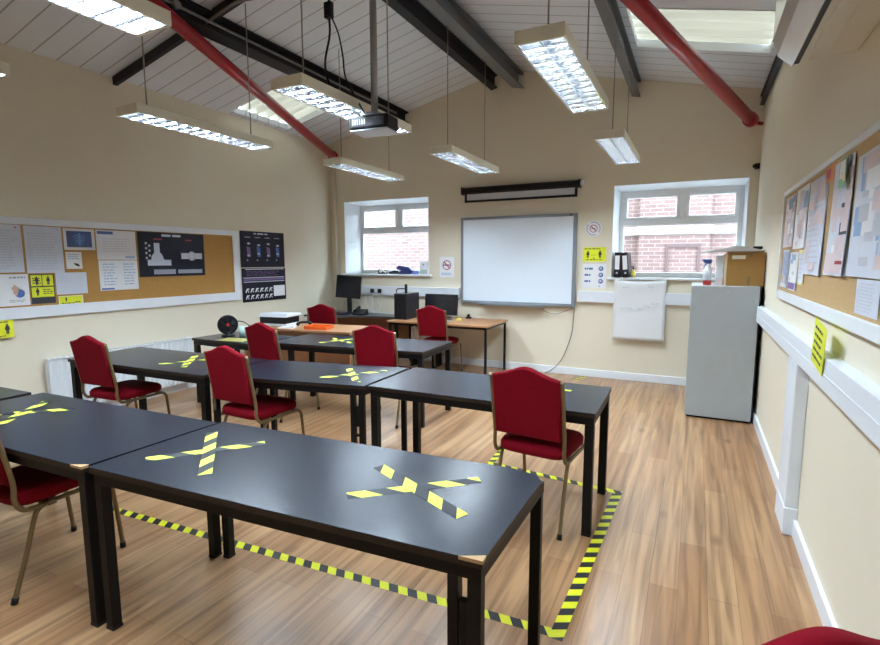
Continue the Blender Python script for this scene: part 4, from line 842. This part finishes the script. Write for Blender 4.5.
# ---------------------------------------------------------------- things on the third row and brown desk
t = thing('desk_fan', 'small round black fan on the short table of the third row', 'fan', (-4.63, 3.96, TH), R(55))
MB().lathe([(0, 0), (0.075, 0), (0.07, 0.012), (0.02, 0.022), (0.014, 0.06)], n=20).build('base', black_pl, t)
fo = MB(); cz = 0.125
fo.tube([(0.095*math.cos(a), 0, cz+0.095*math.sin(a)) for a in [2*PI*i/28 for i in range(29)]], 0.014, 8)
for i in range(18):
    a = 2*PI*i/18; fo.tube([(0.02*math.cos(a), -0.012, cz+0.02*math.sin(a)), (0.06*math.cos(a), -0.022, cz+0.06*math.sin(a)), (0.093*math.cos(a), -0.01, cz+0.093*math.sin(a))], 0.003, 5)
fo.build('guard', black_pl, t)
MB().prism([(0.088*math.cos(2*PI*i/28), cz+0.088*math.sin(2*PI*i/28)) for i in range(28)], 0.02, 0.035, 'y').build('back_shell', black_pl, t)
bl = MB().cyl((0, -0.01, cz), (0, 0.018, cz), 0.02, 14)
for i in range(5):
    a = 2*PI*i/5; b = a+0.7
    bl.add([(0.015*math.cos(a), -0.005, cz+0.015*math.sin(a)), (0.08*math.cos(a), -0.004, cz+0.08*math.sin(a)), (0.08*math.cos(b), 0.012, cz+0.08*math.sin(b)), (0.015*math.cos(b), 0.012, cz+0.015*math.sin(b))], [(0, 1, 2, 3)])
bl.build('blade', dark_pl, t); MB().cyl((0, -0.028, cz), (0, -0.02, cz), 0.018, 14).build('hub_badge', red_pl, t)
t = thing('clear_tub', 'pale green plastic tub beside the black fan', 'tub', (-4.46, 4.02, TH))
MB().lathe([(0.0, 0.002), (0.045, 0.002), (0.055, 0.11), (0.05, 0.11), (0.042, 0.008), (0.0, 0.008)], n=18).build('body', clear_g, t)
t = thing('desk_ornament', 'small dark upright object standing between the black fan and a red chair', 'ornament', (-4.30, 4.0, TH), R(20))
MB().box(-0.05, 0.05, -0.03, 0.03, 0, 0.02).prism([(-0.05, 0.02), (0.05, 0.02), (0.04, 0.10), (0.0, 0.14), (-0.03, 0.08)], -0.012, 0.012, 'y').build('body', dark_pl, t, bevel=0.004)
tag(MB().tube(smooth_path([(-0.22, 0, 0.09), (-0.1, 0.02, 0.085), (0.0, 0, 0.06), (0.06, 0, 0.02)]), 0.005, 6).build('cable', black_pl, loc=(-4.34, 3.98, TH+0.08)), 'thin black lead arching between the fan and its neighbour on the third row', 'cable')
tag(MB().box(-0.17, 0.17, -0.10, 0.10, 0, 0.004).build('document_folder', pm('khaki_folder', (0.36, 0.33, 0.10), 0.6), loc=(-4.32, 3.78, TH+0.0005), rot=(0, 0, R(8))), 'flat khaki folder on the short table of the third row', 'folder')
t = thing('box_printer', 'black and white printer on the left end of the brown wooden desk', 'printer', (-4.84, 4.97, TH), R(8))
MB().box(-0.21, 0.21, -0.15, 0.17, 0.0, 0.03).build('paper_tray', plastic_w, t, bevel=0.006)
MB().box(-0.20, 0.19, -0.15, 0.16, 0.03, 0.115).build('body', black_pl, t, bevel=0.008)
MB().prism([(-0.17, 0.115), (0.18, 0.115), (0.17, 0.15), (-0.14, 0.16)], -0.21, 0.22, 'x').build('lid', plastic_w, t, bevel=0.01)
t = thing('handset', 'dark curved handset lying right of the printer on the brown wooden desk', 'telephone', (-4.44, 4.98, TH), R(50))
MB().tube(smooth_path([(-0.09, 0, 0.02), (-0.05, 0, 0.05), (0.05, 0, 0.05), (0.09, 0, 0.02)]), [0.022]*5+[0.016]*9+[0.022]*5, 10).build('body', black_pl, t)
t = thing('paper_stack', 'loose white papers beside the printer on the brown wooden desk', 'paper', (-4.53, 4.775, TH), R(20))
MB().box(-0.10, 0.10, -0.07, 0.07, 0, 0.006).hexa([(-0.08, -0.05, 0.006), (0.10, -0.06, 0.006), (0.09, 0.06, 0.006), (-0.09, 0.05, 0.006), (-0.08, -0.05, 0.010), (0.10, -0.06, 0.03), (0.09, 0.06, 0.034), (-0.09, 0.05, 0.010)]).build('sheets', paper, t)
t = thing('orange_tray', 'bright orange plastic tray on the brown wooden desk', 'tray', (-4.10, 4.86, TH), R(10))
MB().box(-0.15, 0.15, -0.10, 0.10, 0, 0.008).box(-0.15, 0.15, -0.10, -0.09, 0.008, 0.045).box(-0.15, 0.15, 0.09, 0.10, 0.008, 0.045).box(-0.15, -0.14, -0.09, 0.09, 0.008, 0.045).box(0.14, 0.15, -0.09, 0.09, 0.008, 0.045).build('tray_body', orange_m, t, bevel=0.004)

# ---------------------------------------------------------------- radiator
t = thing('radiator', 'white panel radiator low on the left wall behind the tables', 'radiator', (XL+0.003, 3.32, 0.10), PI/2)
hw, H = 0.76, 0.52; rp = MB(); n = 30; vs = []
for i in range(n*2+1):
    x = -hw+2*hw*i/(n*2); y = -0.085+(0.012 if i % 2 else 0.0)
    for z in (0.0, 0.02, H-0.02, H): vs.append((x, y if 0.01 < z < H-0.01 else -0.075, z))
rp.add(vs, [(4*i+j, 4*i+4+j, 4*i+5+j, 4*i+1+j) for i in range(n*2) for j in range(3)], 0)
rp.box(-hw, hw, -0.072, -0.03, 0.0, H); rp.build('panel', rad_m, t)
g = MB().box(-hw, hw, -0.09, -0.025, H, H+0.012)
for i in range(30): g.box(-hw+0.03+i*0.049, -hw+0.06+i*0.049, -0.07, -0.045, H+0.012, H+0.014, 1)
g.build('top_grille', [rad_m, ink], t)
for x in (-hw-0.008, hw): MB().box(x, x+0.008, -0.09, -0.025, 0, H+0.012).build('end_cap', rad_m, t, bevel=0.002)
MB().cyl((hw-0.05, -0.05, -0.10), (hw-0.05, -0.05, 0), 0.009, 10).cyl((-hw+0.05, -0.05, -0.10), (-hw+0.05, -0.05, 0), 0.009, 10).build('pipe', rad_m, t)
MB().cyl((hw+0.01, -0.055, 0.03), (hw+0.09, -0.055, 0.03), 0.02, 14).build('valve', plastic_w, t)
MB().box(-0.5, -0.46, -0.03, 0, 0.1, 0.4).box(0.46, 0.5, -0.03, 0, 0.1, 0.4).build('bracket', rad_m, t)

# ---------------------------------------------------------------- filing cabinet and what stands on it
CX0, CX1, CY0, CY1, CH = -0.035, 0.535, 5.51, 6.30, 1.305
t = thing('filing_cabinet', 'tall plain grey steel cabinet under the right window', 'cabinet', ((CX0+CX1)/2, (CY0+CY1)/2, 0))
a, b = (CX1-CX0)/2, (CY1-CY0)/2
MB().box(-a, a, -b, b, 0.02, CH).build('body', cabinet_m, t, bevel=0.005)
MB().box(-a+0.02, a-0.02, -b+0.02, b-0.02, 0, 0.02).build('plinth', black_frame, t)
MB().cyl((0.03, -b, CH-0.055), (0.03, -b-0.004, CH-0.055), 0.012, 14).build('lock', silver, t)
MB().box(a, a+0.012, -b+0.03, b, 0.03, CH-0.01).build('gap_shade_sheet', black_frame, t)  # black sheet standing in for the shade between cabinet and wall
t = thing('cardboard_box', 'brown cardboard box with a white label on the grey cabinet', 'box', (0.415, 5.78, CH), R(0))
w_, d_, h_ = 0.155, 0.15, 0.315; bx = MB(); e = 0.006
bx.box(-w_, w_, -d_, d_, 0.0, e).box(-w_, w_, -d_, -d_+e, e, h_).box(-w_, w_, d_-e, d_, e, h_).box(-w_, -w_+e, -d_+e, d_-e, e, h_).box(w_-e, w_, -d_+e, d_-e, e, h_)
bx.build('carton', card, t)
MB().box(-0.115, -0.005, -d_-0.001, -d_, 0.255, 0.29).build('label_sticker', paper_c, t)
MB().box(0.02, 0.045, -d_-0.001, -d_, 0.0, 0.09).box(0.02, 0.05, -d_-0.001, -d_, 0.27, 0.31).build('parcel_tape', card_d, t)
MB().box(-w_-0.02, -w_-0.001, -d_, d_, 0.0, h_-0.01).build('side_flap', card_l, t)
t = thing('loose_board', 'grey board lid lying loosely over the cardboard box', 'board', (0.36, 5.78, CH+0.318))
MB().hexa([(-0.33, -0.17, -0.0), (0.19, -0.19, 0.012), (0.19, 0.17, 0.012), (-0.25, 0.2, 0.03), (-0.33, -0.17, 0.006), (0.19, -0.19, 0.018), (0.19, 0.17, 0.018), (-0.25, 0.2, 0.036)]).prism([(-0.28, 0.012), (0.19, 0.015), (0.16, 0.03), (0.02, 0.06), (-0.03, 0.065)], -0.10, 0.16, 'y').build('board', lid_m, t)
MB().box(-0.11, 0.19, -0.19, -0.17, -0.004, 0.012).build('front_edge', card_d, t)
MB().box(0.12, 0.20, 0.02, 0.10, 0.03, 0.06).build('tape_roll', black_pl, t, bevel=0.01)
t = thing('spray_bottle', 'white spray bottle with a dark trigger, left of the cardboard box', 'bottle', (0.10, 5.70, CH), R(200))
MB().lathe([(0.0, 0.045), (0.036, 0.047), (0.038, 0.15), (0.02, 0.19), (0.014, 0.20), (0.014, 0.21)], n=18).build('body', plastic_w, t)
MB().lathe([(0.0, 0.0), (0.037, 0.001), (0.037, 0.047)], n=18).build('base_band', red_pl, t)
MB().prism([(-0.03, 0.21), (0.02, 0.21), (0.05, 0.235), (0.05, 0.255), (-0.03, 0.255)], -0.014, 0.014, 'y').prism([(0.02, 0.21), (0.032, 0.205), (0.045, 0.17), (0.036, 0.17)], -0.006, 0.006, 'y').build('trigger', ink_b, t, bevel=0.003)
t = thing('packet', 'white and pink packet standing between the spray bottle and the cardboard box', 'packet', (0.20, 5.76, CH), R(0))
MB().box(-0.028, 0.028, -0.08, 0.08, 0.0, 0.29).build('body', plastic_w, t, bevel=0.004)
MB().box(-0.0285, 0.0285, -0.081, 0.081, 0.0, 0.07).build('foot_band', paper_p, t)

# ---------------------------------------------------------------- right noticeboard with papers
noticeboard('crowded cork noticeboard on the right wall, white wooden frame', 'R', 1.35, 4.60, 1.27, 2.045, 0.03, 0.06, 0.03, cork_pale)
def Rs(name, label, cat, u0, u1, z0, z1, mats, marks=(), off=CB, **k): return sheet(name, label, cat, 'R', (u0+u1)/2, (z0+z1)/2, u1-u0, z1-z0, mats, marks, off, **k)
blk = lambda s_, n_, ms: [(lambda a, b: (a, min(0.97, a+0.12+0.3*rq.random()), b, min(0.97, b+0.05+0.16*rq.random()), rq.choice(ms)))(0.04+0.75*rq.random(), 0.04+0.82*rq.random()) for rq in [random.Random(s_)] for _ in range(n_)]
Rs('poster', 'pinkish poster at the far top corner of the right noticeboard', 'poster', 4.10, 4.50, 1.64, 1.99, [paper_p, paper, ink_lb, ink_l], blk(1, 22, [1, 2, 3, 1]), curl=0.004)
Rs('poster', 'white and pink poster second from the far end of the right noticeboard', 'poster', 3.66, 4.06, 1.62, 1.995, [paper, paper_p, ink_l, ink_lb], blk(2, 20, [1, 2, 3, 1]), curl=0.004)
Rs('poster', 'long white sheet hanging left of the dark curled poster edge, right noticeboard', 'poster', 3.16, 3.62, 1.47, 1.985, [paper_b, paper, paper_p, ink_l], lines(0.1, 0.9, 0.1, 0.9, 14, 3, 31, 0.3)+blk(3, 10, [1, 2, 2]), curl=0.012)
Rs('poster', 'tall poster with a dark photograph, middle of the right noticeboard', 'poster', 2.68, 3.02, 1.48, 1.99, [paper_b, ink_d, paper_p, ink_r, paper], [(0.55, 0.97, 0.35, 0.62, 1), (0.05, 0.9, 0.02, 0.2, 2), (0.1, 0.95, 0.1, 0.13, 3)]+blk(4, 20, [2, 4, 2]), curl=0.014, off=CB+0.003)
Rs('poster', 'large blue and white poster towards the near end of the right noticeboard', 'poster', 2.16, 2.64, 1.485, 1.96, [paper_b, paper, ink_lb, paper_p, ink_l], blk(5, 34, [1, 2, 3, 4, 4]), curl=0.010)
Rs('poster', 'pale leaflet at the right edge of the picture, top of the right noticeboard', 'poster', 1.75, 2.12, 1.55, 1.99, [paper, ink_lb, ink_l, ink_y], blk(6, 18, [1, 2, 3]))
Rs('leaflet', 'blue striped leaflet under the pinkish corner poster', 'leaflet', 4.18, 4.46, 1.36, 1.62, [paper_b, ink_b, paper_p, ink_y], [(0.05+0.2*i, 0.12+0.2*i, 0.1, 0.95, 1) for i in range(5)]+blk(7, 5, [2, 3]), curl=0.006)
Rs('leaflet', 'white leaflet with a purple foot, below the white and pink poster', 'leaflet', 3.84, 4.14, 1.355, 1.60, [paper, ink_p, ink_lb, ink_l], [(0.05, 0.9, 0.03, 0.2, 1)]+blk(8, 6, [2, 3]), curl=0.006)
Rs('leaflet', 'yellow-edged leaflet beside the long white sheet, right noticeboard', 'leaflet', 3.62, 3.82, 1.40, 1.61, [ink_y, paper_b, ink_l], [(0.1, 0.9, 0.05, 0.9, 1)]+lines(0.15, 0.85, 0.15, 0.8, 5, 2, 33, 0.3))
Rs('notice', 'white typed sheet pinned low on bare cork, near end of the right noticeboard', 'paper', 2.215, 2.50, 1.345, 1.478, [paper_b, ink_l], lines(0.1, 0.9, 0.08, 0.92, 9, 1, 34, 0.3))
Rs('header_strip', 'orange-brown strip along the top of the right noticeboard', 'paper', 3.00, 3.24, 1.93, 2.01, [ink_o, ink_r], [(0.1, 0.5, 0.2, 0.8, 1)], off=CB+0.001)
Rs('leaflet', 'tall green leaflet pinned high above the dark photograph poster', 'leaflet', 2.72, 2.84, 1.86, 1.985, [ink_g, paper, ink_y], [(0.1, 0.9, 0.3, 0.9, 1)]+blk(9, 3, [2]), off=CB+0.022)
Rs('yellow_sign', 'yellow sign stuck to the trunking below the right noticeboard', 'sign', 2.68, 2.93, 1.06, 1.27, [yellow_s, ink_d], lines(0.12, 0.88, 0.1, 0.9, 5, 1, 35, 0.4), off=0.066, tilt=R(8))
